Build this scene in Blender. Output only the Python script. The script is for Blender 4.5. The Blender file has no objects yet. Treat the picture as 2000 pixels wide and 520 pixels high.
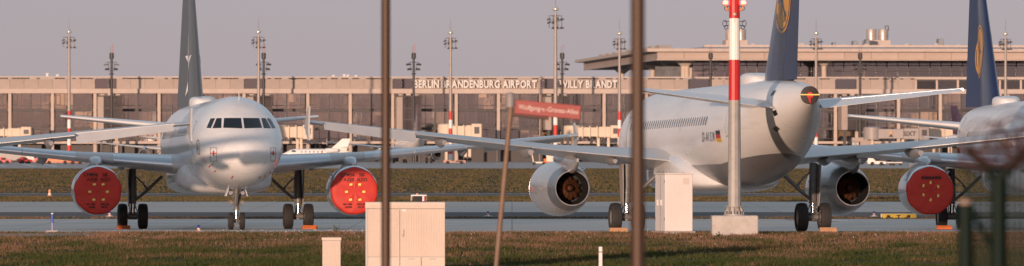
import bpy, bmesh, math, random
import numpy as np
from mathutils import Vector, Matrix

rnd = random.Random(7)
sc = bpy.context.scene
COL = sc.collection

# ------------------------------------------------------------------ camera, sky, sun, exposure
F = 13000.0            # focal length in pixels of the 2000 px wide photograph
HOR = 283.0            # row of the horizon
EYE = 3.7
cam_d = bpy.data.cameras.new('camera')
cam = bpy.data.objects.new('camera', cam_d)
COL.objects.link(cam)
cam.location = (0, 0, EYE)
cam.rotation_euler = (math.radians(90), 0, 0)
cam_d.sensor_width = 36.0
cam_d.lens = F / 2000 * 36.0
cam_d.shift_y = (HOR - 260) / 2000
cam_d.clip_start = 1.0
cam_d.clip_end = 40000
cam_d.dof.use_dof = True
cam_d.dof.focus_distance = 285
cam_d.dof.aperture_fstop = 3.9
sc.camera = cam

SUN_AZ = math.radians(196.5)      # compass-like: 0 = +Y, clockwise
SUN_EL = math.radians(2.6)
SKY_LOW = (1.05, 0.73, 0.90, 1)
SKY_HIGH = (2.7, 2.4, 2.35, 1)
w = bpy.data.worlds.new('World')
sc.world = w
w.use_nodes = True
nt = w.node_tree
sky = nt.nodes.new('ShaderNodeTexSky')
sky.sky_type = 'NISHITA'
sky.sun_disc = False
sky.sun_elevation = SUN_EL
sky.sun_rotation = SUN_AZ
sky.air_density = 1.0
sky.dust_density = 1.0
sky.ozone_density = 1.0
# hazy evening air: the murky last degrees above the horizon are lifted, and the low sky all round
# carries the mauve of the earth-shadow belt, fading into the plain sky overhead
tcw = nt.nodes.new('ShaderNodeTexCoord')
lift = nt.nodes.new('ShaderNodeVectorMath'); lift.operation = 'ADD'
lift.inputs[1].default_value = (0, 0, 0.20)
nt.links.new(tcw.outputs['Generated'], lift.inputs[0])
nrm = nt.nodes.new('ShaderNodeVectorMath'); nrm.operation = 'NORMALIZE'
nt.links.new(lift.outputs[0], nrm.inputs[0]); nt.links.new(nrm.outputs[0], sky.inputs[0])
sepw = nt.nodes.new('ShaderNodeSeparateXYZ'); nt.links.new(tcw.outputs['Generated'], sepw.inputs[0])
ramp = nt.nodes.new('ShaderNodeValToRGB')
ramp.color_ramp.elements[0].position = 0.0; ramp.color_ramp.elements[0].color = SKY_LOW
ramp.color_ramp.elements[1].position = 0.45; ramp.color_ramp.elements[1].color = SKY_HIGH
nt.links.new(sepw.outputs[2], ramp.inputs[0])
hsv = nt.nodes.new('ShaderNodeMix')
hsv.data_type = 'RGBA'
hsv.blend_type = 'MULTIPLY'
hsv.inputs[0].default_value = 1.0
nt.links.new(sky.outputs[0], hsv.inputs[6])
nt.links.new(ramp.outputs[0], hsv.inputs[7])
bg = nt.nodes['Background']
nt.links.new(hsv.outputs[2], bg.inputs[0])
bg.inputs[1].default_value = 0.15

sd = bpy.data.lights.new('sun', 'SUN')
sd.energy = 2.8
sd.color = (1.0, 0.68, 0.50)
sd.angle = math.radians(0.6)
sun = bpy.data.objects.new('sun', sd)
COL.objects.link(sun)
sdir = Vector((math.sin(SUN_AZ) * math.cos(SUN_EL), math.cos(SUN_AZ) * math.cos(SUN_EL), math.sin(SUN_EL)))
sun.rotation_euler = sdir.to_track_quat('Z', 'Y').to_euler()
sun.location = (-60, -60, 40)

sc.view_settings.view_transform = 'Standard'
sc.view_settings.look = 'None'
sc.view_settings.gamma = 1
sc.view_settings.exposure = 0.62
sc.view_settings.use_curve_mapping = False
sc.cycles.use_denoising = True
sc.cycles.max_bounces = 6
sc.cycles.transparent_max_bounces = 16

# ------------------------------------------------------------------ ground profile and pixel -> place
GP = [(-400, 1.5), (115, 1.5), (180, 0.2), (236, 0.34), (250, 0.36), (260, 0.2), (268, 0.2), (304, -0.16), (420, 0.0), (30000, 0.0)]
GX = [p[0] for p in GP]
GZ = [p[1] for p in GP]
def gz(y): return float(np.interp(y, GX, GZ))
def wx(px, d): return (px - 1000) * d / F
def wz(py, d): return EYE - (py - HOR) * d / F
def S(d): return F / d

# ------------------------------------------------------------------ materials
MATS = {}
def principled(name):
    m = bpy.data.materials.new(name)
    m.use_nodes = True
    return m, m.node_tree, m.node_tree.nodes['Principled BSDF']
def pm(name, col, rough=0.5, metal=0.0, coat=0.0, var=0.12, scale=2.0, bump=0.0, bscale=None, stretch=(1, 1, 1), rvar=0.1, spec=0.5, emit=None, estr=0, orand=0.0):
    if name in MATS: return MATS[name]
    m, t, b = principled(name)
    L = t.links.new
    tc = t.nodes.new('ShaderNodeTexCoord')
    mp = t.nodes.new('ShaderNodeMapping')
    mp.inputs['Scale'].default_value = stretch
    L(tc.outputs['Object'], mp.inputs[0])
    n = t.nodes.new('ShaderNodeTexNoise')
    n.inputs['Scale'].default_value = scale
    n.inputs['Detail'].default_value = 6
    n.inputs['Roughness'].default_value = 0.62
    L(mp.outputs[0], n.inputs['Vector'])
    r = t.nodes.new('ShaderNodeMapRange')
    r.inputs[1].default_value = 0.3; r.inputs[2].default_value = 0.7
    r.inputs[3].default_value = 1 - var; r.inputs[4].default_value = 1 + var
    L(n.outputs[0], r.inputs[0])
    mul = t.nodes.new('ShaderNodeVectorMath'); mul.operation = 'SCALE'
    mul.inputs[0].default_value = col[:3]
    last = r.outputs[0]
    if orand:
        oi = t.nodes.new('ShaderNodeObjectInfo')
        r2 = t.nodes.new('ShaderNodeMapRange')
        r2.inputs[3].default_value = 1 - orand; r2.inputs[4].default_value = 1 + orand
        L(oi.outputs['Random'], r2.inputs[0])
        mm = t.nodes.new('ShaderNodeMath'); mm.operation = 'MULTIPLY'
        L(last, mm.inputs[0]); L(r2.outputs[0], mm.inputs[1]); last = mm.outputs[0]
    L(last, mul.inputs['Scale'])
    L(mul.outputs[0], b.inputs['Base Color'])
    rr = t.nodes.new('ShaderNodeMapRange')
    rr.inputs[3].default_value = max(0.02, rough - rvar); rr.inputs[4].default_value = min(1, rough + rvar)
    L(n.outputs[0], rr.inputs[0])
    L(rr.outputs[0], b.inputs['Roughness'])
    b.inputs['Metallic'].default_value = metal
    b.inputs['Specular IOR Level'].default_value = spec
    b.inputs['Coat Weight'].default_value = coat
    b.inputs['Coat Roughness'].default_value = 0.08
    if emit:
        b.inputs['Emission Color'].default_value = (*emit, 1)
        b.inputs['Emission Strength'].default_value = estr
    if bump:
        n2 = t.nodes.new('ShaderNodeTexNoise')
        n2.inputs['Scale'].default_value = bscale or scale * 4
        n2.inputs['Detail'].default_value = 5
        L(mp.outputs[0], n2.inputs['Vector'])
        bu = t.nodes.new('ShaderNodeBump')
        bu.inputs['Strength'].default_value = 1.0
        bu.inputs['Distance'].default_value = bump
        L(n2.outputs[0], bu.inputs['Height'])
        L(bu.outputs[0], b.inputs['Normal'])
    MATS[name] = m
    return m

def paint_fuselage(name, top, belly, zsplit):
    if name in MATS: return MATS[name]
    m = pm(name, top, 0.30, coat=0.12, var=0.05, scale=0.9, rvar=0.08, stretch=(1, 0.35, 1.6), bump=0.009, bscale=0.8)
    t = m.node_tree; L = t.links.new
    b = t.nodes['Principled BSDF']
    src = b.inputs['Base Color'].links[0].from_socket
    tc = t.nodes.new('ShaderNodeTexCoord')
    sp = t.nodes.new('ShaderNodeSeparateXYZ'); L(tc.outputs['Object'], sp.inputs[0])
    def math_(op, a, bb=None, c=None):
        n = t.nodes.new('ShaderNodeMath'); n.operation = op
        for i, v in enumerate((a, bb, c)):
            if v is None: continue
            if isinstance(v, (int, float)): n.inputs[i].default_value = v
            else: L(v, n.inputs[i])
        return n.outputs[0]
    # grey belly paint, swept up at the tail
    up = math_('MULTIPLY', math_('MAXIMUM', math_('SUBTRACT', sp.outputs[1], 9.0), 0.0), 0.075)
    lim = math_('ADD', up, zsplit)
    f = math_('LESS_THAN', sp.outputs[2], lim)
    mx = t.nodes.new('ShaderNodeMix'); mx.data_type = 'RGBA'
    L(f, mx.inputs[0]); L(src, mx.inputs[6]); mx.inputs[7].default_value = (*belly, 1)
    # skin joints: a narrow line every frame bay and a few along the barrel
    j = math_('LESS_THAN', math_('FRACT', math_('MULTIPLY', sp.outputs[1], 0.41)), 0.012)
    j2 = math_('LESS_THAN', math_('FRACT', math_('MULTIPLY', math_('ADD', sp.outputs[2], 0.33), 0.93)), 0.012)
    jj = math_('MAXIMUM', j, j2)
    mx2 = t.nodes.new('ShaderNodeMix'); mx2.data_type = 'RGBA'; mx2.blend_type = 'MULTIPLY'
    L(math_('MULTIPLY', jj, 0.17), mx2.inputs[0]); L(mx.outputs[2], mx2.inputs[6]); mx2.inputs[7].default_value = (0.35, 0.33, 0.32, 1)
    # soot and grime streaks
    n = t.nodes.new('ShaderNodeTexNoise'); n.inputs['Scale'].default_value = 1.1; n.inputs['Detail'].default_value = 7
    mp = t.nodes.new('ShaderNodeMapping'); mp.inputs['Scale'].default_value = (1, 0.22, 2.2)
    L(tc.outputs['Object'], mp.inputs[0]); L(mp.outputs[0], n.inputs['Vector'])
    r = t.nodes.new('ShaderNodeMapRange'); r.inputs[1].default_value = 0.54; r.inputs[2].default_value = 0.78; r.inputs[4].default_value = 0.22
    L(n.outputs[0], r.inputs[0])
    mx3 = t.nodes.new('ShaderNodeMix'); mx3.data_type = 'RGBA'
    L(r.outputs[0], mx3.inputs[0]); L(mx2.outputs[2], mx3.inputs[6]); mx3.inputs[7].default_value = (0.30, 0.26, 0.22, 1)
    L(mx3.outputs[2], b.inputs['Base Color'])
    return m

# ------------------------------------------------------------------ mesh collector
class MB:
    def __init__(s): s.v = []; s.f = []
    def add(s, vs, fs):
        o = len(s.v)
        s.v += [tuple(v) for v in vs]
        s.f += [tuple(i + o for i in f) for f in fs]
        return s
    def box(s, x0, x1, y0, y1, z0, z1):
        vs = [(x0, y0, z0), (x1, y0, z0), (x1, y1, z0), (x0, y1, z0), (x0, y0, z1), (x1, y0, z1), (x1, y1, z1), (x0, y1, z1)]
        return s.add(vs, [(0, 3, 2, 1), (4, 5, 6, 7), (0, 1, 5, 4), (1, 2, 6, 5), (2, 3, 7, 6), (3, 0, 4, 7)])
    def bbox(s, x0, x1, y0, y1, z0, z1, b=0.02):
        # box with chamfered edges, as stacked rings
        rings = []
        for z, i in ((z0, b), (z0 + b, 0), (z1 - b, 0), (z1, b)):
            c = b
            rings.append([(x0 + i + c, y0 + i, z), (x1 - i - c, y0 + i, z), (x1 - i, y0 + i + c, z), (x1 - i, y1 - i - c, z),
                          (x1 - i - c, y1 - i, z), (x0 + i + c, y1 - i, z), (x0 + i, y1 - i - c, z), (x0 + i, y0 + i + c, z)])
        return s.loft(rings)
    def loft(s, rings, close=True, caps=True):
        n = len(rings[0]); o = len(s.v)
        for r in rings: s.v += [tuple(p) for p in r]
        for i in range(len(rings) - 1):
            for j in range(n if close else n - 1):
                k = (j + 1) % n
                s.f.append((o + i * n + j, o + i * n + k, o + (i + 1) * n + k, o + (i + 1) * n + j))
        if caps and close:
            s.f.append(tuple(o + j for j in reversed(range(n))))
            e = o + (len(rings) - 1) * n
            s.f.append(tuple(e + j for j in range(n)))
        return s
    def tube(s, p, q, r0, r1=None, n=10, caps=True):
        return s.path([p, q], [r0, r0 if r1 is None else r1], n, caps)
    def path(s, pts, rad, n=8, caps=True):
        if not hasattr(rad, '__len__'): rad = [rad] * len(pts)
        P = [Vector(p) for p in pts]
        rings = []
        up0 = None
        for i, p in enumerate(P):
            d = (P[min(i + 1, len(P) - 1)] - P[max(i - 1, 0)]).normalized()
            ref = Vector((0, 0, 1)) if abs(d.z) < 0.9 else Vector((0, 1, 0))
            a = d.cross(ref).normalized(); bb = d.cross(a).normalized()
            if up0 is not None and a.dot(up0) < 0: a = -a; bb = -bb
            up0 = a
            rings.append([p + (a * math.cos(2 * math.pi * k / n) + bb * math.sin(2 * math.pi * k / n)) * rad[i] for k in range(n)])
        return s.loft(rings, True, caps)
    def lathe(s, prof, n=24, axis='y', c=(0, 0, 0), caps=False, sz=1.0):
        # prof: list of (along, radius)
        rings = []
        for a, r in prof:
            ring = []
            for k in range(n):
                t = 2 * math.pi * k / n
                u, v = r * math.cos(t), r * math.sin(t) * sz
                if axis == 'y': ring.append((c[0] + u, c[1] + a, c[2] + v))
                elif axis == 'z': ring.append((c[0] + u, c[1] + v, c[2] + a))
                else: ring.append((c[0] + a, c[1] + u, c[2] + v))
            rings.append(ring)
        return s.loft(rings, True, caps)
    def prism(s, poly, x0, x1, axis='x'):
        # poly in the plane across axis
        def P(u, v, w_):
            return (w_, u, v) if axis == 'x' else ((u, w_, v) if axis == 'y' else (u, v, w_))
        return s.loft([[P(u, v, x0) for u, v in poly], [P(u, v, x1) for u, v in poly]])
    def grid(s, fn, nu, nv):
        o = len(s.v)
        for i in range(nu + 1):
            for j in range(nv + 1):
                s.v.append(tuple(fn(i / nu, j / nv)))
        for i in range(nu):
            for j in range(nv):
                a = o + i * (nv + 1) + j
                s.f.append((a, a + nv + 1, a + nv + 2, a + 1))
        return s
    def mesh(s, name, m=None, smooth=None):
        me = bpy.data.meshes.new(name)
        me.from_pydata(s.v, [], s.f)
        bm = bmesh.new(); bm.from_mesh(me)
        bmesh.ops.recalc_face_normals(bm, faces=bm.faces)
        bm.to_mesh(me); bm.free()
        if smooth is not None:
            me.polygons.foreach_set('use_smooth', [True] * len(me.polygons))
            if smooth < 3: me.set_sharp_from_angle(angle=smooth)
        if m: me.materials.append(m)
        me.update()
        return me
    def ob(s, name, m, parent=None, smooth=None, loc=None):
        return obj(name, s.mesh(name, m, smooth), parent, loc)

def obj(name, me, parent=None, loc=None):
    o = bpy.data.objects.new(name, me)
    COL.objects.link(o)
    if parent: o.parent = parent
    if loc is not None: o.location = loc
    return o
def tag(o, label, cat, group=None):
    o['label'] = label; o['category'] = cat
    if group: o['group'] = group
    return o
def thing(name, label, cat, loc=(0, 0, 0), rz=0.0, group=None):
    o = obj(name, None); o.location = loc; o.rotation_euler = (0, 0, rz)
    return tag(o, label, cat, group)
def structure(o): o['kind'] = 'structure'; return o
def stuff(o): o['kind'] = 'stuff'; return o

CACHE = {}
def cached(key, fn):
    if key not in CACHE: CACHE[key] = fn()
    return CACHE[key]

def text_mesh(s, size, depth, m, bold=0.0, align='LEFT', key=None):
    def mk():
        cu = bpy.data.curves.new('t', 'FONT')
        cu.body = s; cu.size = size; cu.extrude = depth; cu.offset = bold * size; cu.align_x = align; cu.resolution_u = 3
        o = bpy.data.objects.new('t', cu)
        me = bpy.data.meshes.new_from_object(o)
        bpy.data.objects.remove(o); bpy.data.curves.remove(cu)
        me.transform(Matrix.Rotation(math.pi / 2, 4, 'X'))
        me.materials.clear(); me.materials.append(m)
        return me
    return cached(('text', s, size, depth, m.name, bold, align), mk)

def pchip(x, y, q):
    x = np.array(x, float); y = np.array(y, float)
    h = np.diff(x); d = np.diff(y) / h
    m = np.zeros_like(x)
    for i in range(1, len(x) - 1):
        if d[i - 1] * d[i] > 0:
            w1 = 2 * h[i] + h[i - 1]; w2 = h[i] + 2 * h[i - 1]
            m[i] = (w1 + w2) / (w1 / d[i - 1] + w2 / d[i])
    m[0] = d[0]; m[-1] = d[-1]
    q = np.clip(q, x[0], x[-1])
    i = np.clip(np.searchsorted(x, q) - 1, 0, len(h) - 1)
    t = (q - x[i]) / h[i]
    return ((2 * t**3 - 3 * t**2 + 1) * y[i] + (t**3 - 2 * t**2 + t) * h[i] * m[i] + (-2 * t**3 + 3 * t**2) * y[i + 1] + (t**3 - t**2) * h[i] * m[i + 1])

# ------------------------------------------------------------------ ground, taxiways, apron
def ground_material():
    m, t, b = principled('airfield_grass')
    L = t.links.new
    g = t.nodes.new('ShaderNodeNewGeometry')
    sp = t.nodes.new('ShaderNodeSeparateXYZ'); L(g.outputs['Position'], sp.inputs[0])
    def noise(scale, st, det=6):
        mp = t.nodes.new('ShaderNodeMapping'); mp.inputs['Scale'].default_value = st
        L(g.outputs['Position'], mp.inputs[0])
        n = t.nodes.new('ShaderNodeTexNoise'); n.inputs['Scale'].default_value = scale; n.inputs['Detail'].default_value = det
        n.inputs['Roughness'].default_value = 0.68
        L(mp.outputs[0], n.inputs['Vector']); return n.outputs[0]
    n1 = noise(0.16, (1, 0.16, 1)); n2 = noise(1.8, (1, 0.6, 1)); n3 = noise(0.05, (0.10, 0.8, 1), 4)
    cr = t.nodes.new('ShaderNodeValToRGB')
    e = cr.color_ramp.elements
    e[0].position = 0.36; e[0].color = (0.040, 0.050, 0.014, 1)
    e[1].position = 0.68; e[1].color = (0.190, 0.115, 0.075, 1)
    k = e.new(0.47); k.color = (0.075, 0.072, 0.024, 1)
    k = e.new(0.57); k.color = (0.105, 0.070, 0.038, 1)
    mx = t.nodes.new('ShaderNodeMath'); mx.operation = 'MULTIPLY_ADD'
    L(n2, mx.inputs[0]); mx.inputs[1].default_value = 0.60; mx.inputs[2].default_value = -0.30
    ad = t.nodes.new('ShaderNodeMath'); ad.operation = 'ADD'; L(n1, ad.inputs[0]); L(mx.outputs[0], ad.inputs[1])
    m3 = t.nodes.new('ShaderNodeMath'); m3.operation = 'MULTIPLY_ADD'; L(n3, m3.inputs[0]); m3.inputs[1].default_value = 0.80; m3.inputs[2].default_value = -0.42
    ad2 = t.nodes.new('ShaderNodeMath'); ad2.operation = 'ADD'; L(ad.outputs[0], ad2.inputs[0]); L(m3.outputs[0], ad2.inputs[1])
    # drier, browner turf towards the pavement (a strip that is mown and trodden), greener beyond
    rp = t.nodes.new('ShaderNodeValToRGB')
    mr = t.nodes.new('ShaderNodeMapRange'); mr.inputs[1].default_value = 180; mr.inputs[2].default_value = 280
    L(sp.outputs[1], mr.inputs[0])
    q = rp.color_ramp.elements
    q[0].position = 0.0; q[0].color = (0.42, 0.42, 0.42, 1)
    q[1].position = 1.0; q[1].color = (0.50, 0.50, 0.50, 1)
    kk = q.new(0.30); kk.color = (0.46, 0.46, 0.46, 1)
    kk = q.new(0.62); kk.color = (0.62, 0.62, 0.62, 1)
    L(mr.outputs[0], rp.inputs[0])
    ad3 = t.nodes.new('ShaderNodeMath'); ad3.operation = 'ADD'; L(ad2.outputs[0], ad3.inputs[0])
    su = t.nodes.new('ShaderNodeMath'); su.operation = 'SUBTRACT'; L(rp.outputs[0], su.inputs[0]); su.inputs[1].default_value = 0.5
    L(su.outputs[0], ad3.inputs[1])
    gn = t.nodes.new('ShaderNodeMath'); gn.operation = 'MULTIPLY_ADD'; L(ad3.outputs[0], gn.inputs[0]); gn.inputs[1].default_value = 1.5; gn.inputs[2].default_value = -0.24
    L(gn.outputs[0], cr.inputs[0])
    L(cr.outputs[0], b.inputs['Base Color'])
    b.inputs['Roughness'].default_value = 0.95
    b.inputs['Specular IOR Level'].default_value = 0.15
    bu = t.nodes.new('ShaderNodeBump'); bu.inputs['Distance'].default_value = 0.12; bu.inputs['Strength'].default_value = 0.8
    nb = noise(3.0, (1, 1, 1)); L(nb, bu.inputs['Height']); L(bu.outputs[0], b.inputs['Normal'])
    return m
GRASS = ground_material()

def sheet(name, x0, x1, y0, y1, dz, m, parent=None, xs=None):
    ys = sorted(set([y0, y1] + [g for g in GX if y0 < g < y1]))
    xs = xs or [x0, x1]
    mb = MB()
    for i, y in enumerate(ys):
        for x in xs: mb.v.append((x, y, gz(y) + dz))
    n = len(xs)
    for i in range(len(ys) - 1):
        for j in range(n - 1):
            a = i * n + j
            mb.f.append((a, a + 1, a + n + 1, a + n))
    me = bpy.data.meshes.new(name); me.from_pydata(mb.v, [], mb.f); me.materials.append(m)
    return obj(name, me, parent)

structure(sheet('ground', -9000, 9000, -400, 30000, 0.0, GRASS))

def pavement_mat(name, col, var, streak, rough=0.5, joints=0.0):
    m = pm(name, col, rough, var=var, scale=0.25, stretch=(1, 0.5, 1), spec=0.5)
    t = m.node_tree; L = t.links.new; b = t.nodes['Principled BSDF']
    src = b.inputs['Base Color'].links[0].from_socket
    g = t.nodes.new('ShaderNodeNewGeometry')
    mp = t.nodes.new('ShaderNodeMapping'); mp.inputs['Scale'].default_value = (0.03, 0.55, 1)
    L(g.outputs['Position'], mp.inputs[0])
    n = t.nodes.new('ShaderNodeTexNoise'); n.inputs['Scale'].default_value = 1.0; n.inputs['Detail'].default_value = 5
    L(mp.outputs[0], n.inputs['Vector'])
    r = t.nodes.new('ShaderNodeMapRange'); r.inputs[1].default_value = 0.35; r.inputs[2].default_value = 0.7
    r.inputs[3].default_value = 1 + streak; r.inputs[4].default_value = 1 - streak
    L(n.outputs[0], r.inputs[0])
    v = t.nodes.new('ShaderNodeVectorMath'); v.operation = 'SCALE'
    L(src, v.inputs[0]); L(r.outputs[0], v.inputs['Scale'])
    out = v.outputs[0]
    if joints:
        br = t.nodes.new('ShaderNodeTexBrick')
        br.inputs['Color1'].default_value = (1, 1, 1, 1); br.inputs['Color2'].default_value = (0.93, 0.93, 0.93, 1)
        br.inputs['Mortar'].default_value = (0.45, 0.43, 0.42, 1); br.inputs['Scale'].default_value = 1
        br.inputs['Mortar Size'].default_value = 0.04; br.inputs['Brick Width'].default_value = joints; br.inputs['Row Height'].default_value = joints
        br.offset = 0.0
        L(g.outputs['Position'], br.inputs['Vector'])
        v2 = t.nodes.new('ShaderNodeVectorMath'); v2.operation = 'MULTIPLY'
        L(out, v2.inputs[0]); L(br.outputs[0], v2.inputs[1]); out = v2.outputs[0]
    L(out, b.inputs['Base Color'])
    return m
CONC = pavement_mat('pad_concrete', (0.53, 0.455, 0.385), 0.10, 0.16, joints=7.5)
TAXI = pavement_mat('taxiway_concrete', (0.44, 0.375, 0.32), 0.10, 0.12, joints=7.5)
ASPH = pavement_mat('dark_asphalt', (0.085, 0.078, 0.075), 0.15, 0.15, rough=0.88)
ROADM = pavement_mat('service_asphalt', (0.09, 0.083, 0.083), 0.12, 0.10, rough=0.85)
APRON = pavement_mat('apron_concrete', (0.38, 0.305, 0.26), 0.10, 0.16, joints=7.5)
WHITEP = pm('road_paint_white', (0.72, 0.70, 0.68), 0.7, var=0.2, scale=3)
YELLOWP = pm('road_paint_yellow', (0.62, 0.42, 0.06), 0.7, var=0.2, scale=3)
REDP = pm('road_paint_red', (0.45, 0.07, 0.05), 0.7, var=0.2, scale=3)
VX = [-900, -300, -60, 0, 60, 300, 900]
pad = structure(sheet('parking_taxiway', -900, 900, 261, 341, 0.012, CONC, xs=VX))
structure(sheet('shoulder_road', -900, 900, 347, 371, 0.012, ASPH, xs=VX))
structure(sheet('taxiway', -900, 900, 371, 431, 0.014, TAXI, xs=VX))
structure(sheet('service_road', -900, 900, 476, 508, 0.014, ROADM, xs=VX))
structure(sheet('apron', -3000, 3000, 1035, 1900, 0.02, APRON))
structure(sheet('road_marking', -900, 900, 502, 503.6, 0.022, WHITEP, xs=VX))
structure(sheet('road_marking', -900, 900, 338.6, 339.3, 0.018, WHITEP, xs=VX))
structure(sheet('road_marking', -900, 900, 282.0, 282.16, 0.018, YELLOWP, xs=VX))
structure(sheet('road_marking', -900, 900, 399.5, 400.0, 0.020, YELLOWP, xs=VX))
def quad_mark(pts, m, dz=0.02, name='road_marking'):
    me = bpy.data.meshes.new(name)
    me.from_pydata([(x, y, gz(y) + dz) for x, y in pts], [], [tuple(range(len(pts)))])
    me.materials.append(m)
    return structure(obj(name, me))
for px in (5, 62, 103):
    x0 = wx(px - 22, 1290); x1 = wx(px + 8, 1110)
    quad_mark([(x1 - 0.5, 1110), (x1 + 0.5, 1110), (x0 + 0.5, 1290), (x0 - 0.5, 1290)], WHITEP, 0.05)
quad_mark([(wx(1600, 330), 330), (wx(1640, 330), 330), (wx(1570, 337), 337.5), (wx(1530, 337), 337.5)], REDP, 0.026)
quad_mark([(wx(1640, 330), 330), (wx(1690, 330), 330), (wx(1620, 337), 337.5), (wx(1571, 337), 337.5)], WHITEP, 0.026)

# ------------------------------------------------------------------ airliner
# local frame: +x = aircraft's left, +y = aft (0 at the main gear), +z up from the ground
GEAR_X = 17.71
NS = [0, .05, .15, .35, .7, 1.2, 1.7, 2.2, 2.8, 3.5, 4.5, 6.2]
NW = [0, .26, .46, .72, 1.04, 1.34, 1.55, 1.69, 1.81, 1.90, 1.955, 1.975]
NT = [3.28, 3.50, 3.66, 3.87, 4.13, 4.43, 4.73, 5.03, 5.37, 5.64, 5.81, 5.87]
NB = [3.28, 3.04, 2.86, 2.64, 2.40, 2.19, 2.06, 1.97, 1.89, 1.82, 1.77, 1.75]
TS = [24.0, 26, 28, 30, 32, 34, 35.5, 36.6, 37.4]
TW = [1.975, 1.95, 1.87, 1.70, 1.42, 1.04, .72, .48, .33]
TT = [5.87, 5.87, 5.87, 5.86, 5.83, 5.76, 5.67, 5.58, 5.50]
TB = [1.75, 1.83, 2.12, 2.58, 3.12, 3.72, 4.18, 4.54, 4.80]
def fus_exact(x):
    if x <= 6.2:
        s = math.sqrt(max(x, 0)); q = [math.sqrt(a) for a in NS]
        return float(pchip(q, NW, s)), float(pchip(q, NT, s)), float(pchip(q, NB, s))
    if x < 24: return 1.975, 5.87, 1.75
    return float(pchip(TS, TW, x)), float(pchip(TS, TT, x)), float(pchip(TS, TB, x))
_FT = [fus_exact(i * .004) for i in range(int(37.4 / .004) + 2)]
def fus(x):
    q = max(x, 0.0) / .004
    i = min(int(q), len(_FT) - 2); f = min(q - i, 1.0)
    a, b = _FT[i], _FT[i + 1]
    return (a[0] + (b[0] - a[0]) * f, a[1] + (b[1] - a[1]) * f, a[2] + (b[2] - a[2]) * f)
def fpt(x, th, off=0.0):
    w_, t, b = fus(x)
    zc = (t + b) / 2
    return ((w_ + off) * math.sin(th), x - GEAR_X, zc + ((t - b) / 2 + off) * math.cos(th))
def front_x(y, z):
    # where the nose surface lies behind the point (y, z) of the front view
    lo, hi = 0.001, 6.2
    for _ in range(40):
        mid = (lo + hi) / 2
        w_, t, b = fus(mid)
        if (y / w_) ** 2 + ((z - (t + b) / 2) / ((t - b) / 2)) ** 2 <= 1: hi = mid
        else: lo = mid
    return hi
def front_patch(mb, quad, off=0.012, n=6):
    A, B, C, D = [Vector((p[0], 0, p[1])) for p in quad]
    def fn(u, v):
        p = A * (1 - u) * (1 - v) + B * u * (1 - v) + C * u * v + D * (1 - u) * v
        x = front_x(p.x, p.z); e = 0.02
        gx = (front_x(p.x + e, p.z) - front_x(p.x - e, p.z)) / (2 * e)
        gzz = (front_x(p.x, p.z + e) - front_x(p.x, p.z - e)) / (2 * e)
        nrm = Vector((gx, -1, gzz)).normalized()
        return Vector((p.x, x - GEAR_X, p.z)) + nrm * off
    return mb.grid(fn, n, n)
def body_patch(mb, x0, x1, t0, t1, off=0.008, nx=3, nt_=6):
    return mb.grid(lambda u, v: fpt(x0 + (x1 - x0) * u, t0 + (t1 - t0) * v, off), nx, nt_)

def airfoil(fr):
    # half thickness and camber at chord fraction
    t = 5 * (0.2969 * math.sqrt(max(fr, 0)) - 0.1260 * fr - 0.3516 * fr**2 + 0.2843 * fr**3 - 0.1036 * fr**4)
    return max(t, 0.012), 0.02 * math.sin(math.pi * fr) * 0.8
CH = [0, .004, .015, .04, .08, .14, .24, .36, .5, .64, .78, .9, 1.0]
def section(le, chord, th, f0=0.0, f1=1.0, off=0.0, lower_f1=None):
    fr = [f for f in CH if f0 < f < f1]; fr = [f0] + fr + [f1]
    up = []; lo = []
    for f in fr:
        t, c = airfoil(f)
        up.append((le + f * chord, (c + t * th) * chord + off))
    l1 = f1 if lower_f1 is None else lower_f1
    for f in [f0 + (f - f0) * (l1 - f0) / (f1 - f0) for f in fr]:
        t, c = airfoil(f)
        lo.append((le + f * chord, (c - t * th) * chord - off))
    if off: up = [(x - (off if i < 2 else 0), z) for i, (x, z) in enumerate(up)]; lo = [(x - (off if i < 2 else 0), z) for i, (x, z) in enumerate(lo)]
    return list(reversed(up)) + lo[1:] if f0 == 0 else list(reversed(up)) + lo

WY = [0.0, 1.9, 6.4, 17.0]
WLE = [11.0, 11.95, 14.25, 19.75]
WTE = [18.1, 18.1, 18.1, 21.25]
WTH = [.15, .15, .12, .105]
WZ = [2.74, 2.84, 3.24, 4.34]
def wing_at(y):
    f = lambda a: float(np.interp(y, WY, a))
    le, te = f(WLE), f(WTE)
    return le, te - le, f(WTH), f(WZ)
def wing_rings(y0, y1, n, **kw):
    out = []
    for i in range(n + 1):
        y = y0 + (y1 - y0) * i / n
        le, c, th, z = wing_at(y)
        out.append([(y, x - GEAR_X, z + zz) for x, zz in section(le, c, th, **kw)])
    return out
SY = [0.4, 6.22]
def stab_at(y):
    f = lambda a: float(np.interp(y, SY, a))
    le, te = f([31.2, 34.75]), f([35.0, 36.1])
    return le, te - le, 0.10, f([4.78, 5.40])
def stab_rings(y0, y1, n, **kw):
    out = []
    for i in range(n + 1):
        y = y0 + (y1 - y0) * i / n
        le, c, th, z = stab_at(y)
        out.append([(y, x - GEAR_X, z + zz) for x, zz in section(le, c, th, **kw)])
    return out
def fin_at(z):
    f = lambda a: float(np.interp(z, [5.7, 11.75], a))
    le, te = f([28.6, 33.25]), f([34.75, 35.75])
    return le, te - le, f([0.115, 0.10])
def fin_rings(z0, z1, n, **kw):
    out = []
    for i in range(n + 1):
        z = z0 + (z1 - z0) * i / n
        le, c, th = fin_at(z)
        sec = section(le, c, th, **kw)
        # no camber on the fin
        r = []
        for x, yy in sec:
            f = (x - le) / c
            r.append((yy - airfoil(min(max(f, 0), 1))[1] * c, x - GEAR_X, z))
        out.append(r)
    return out
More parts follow.
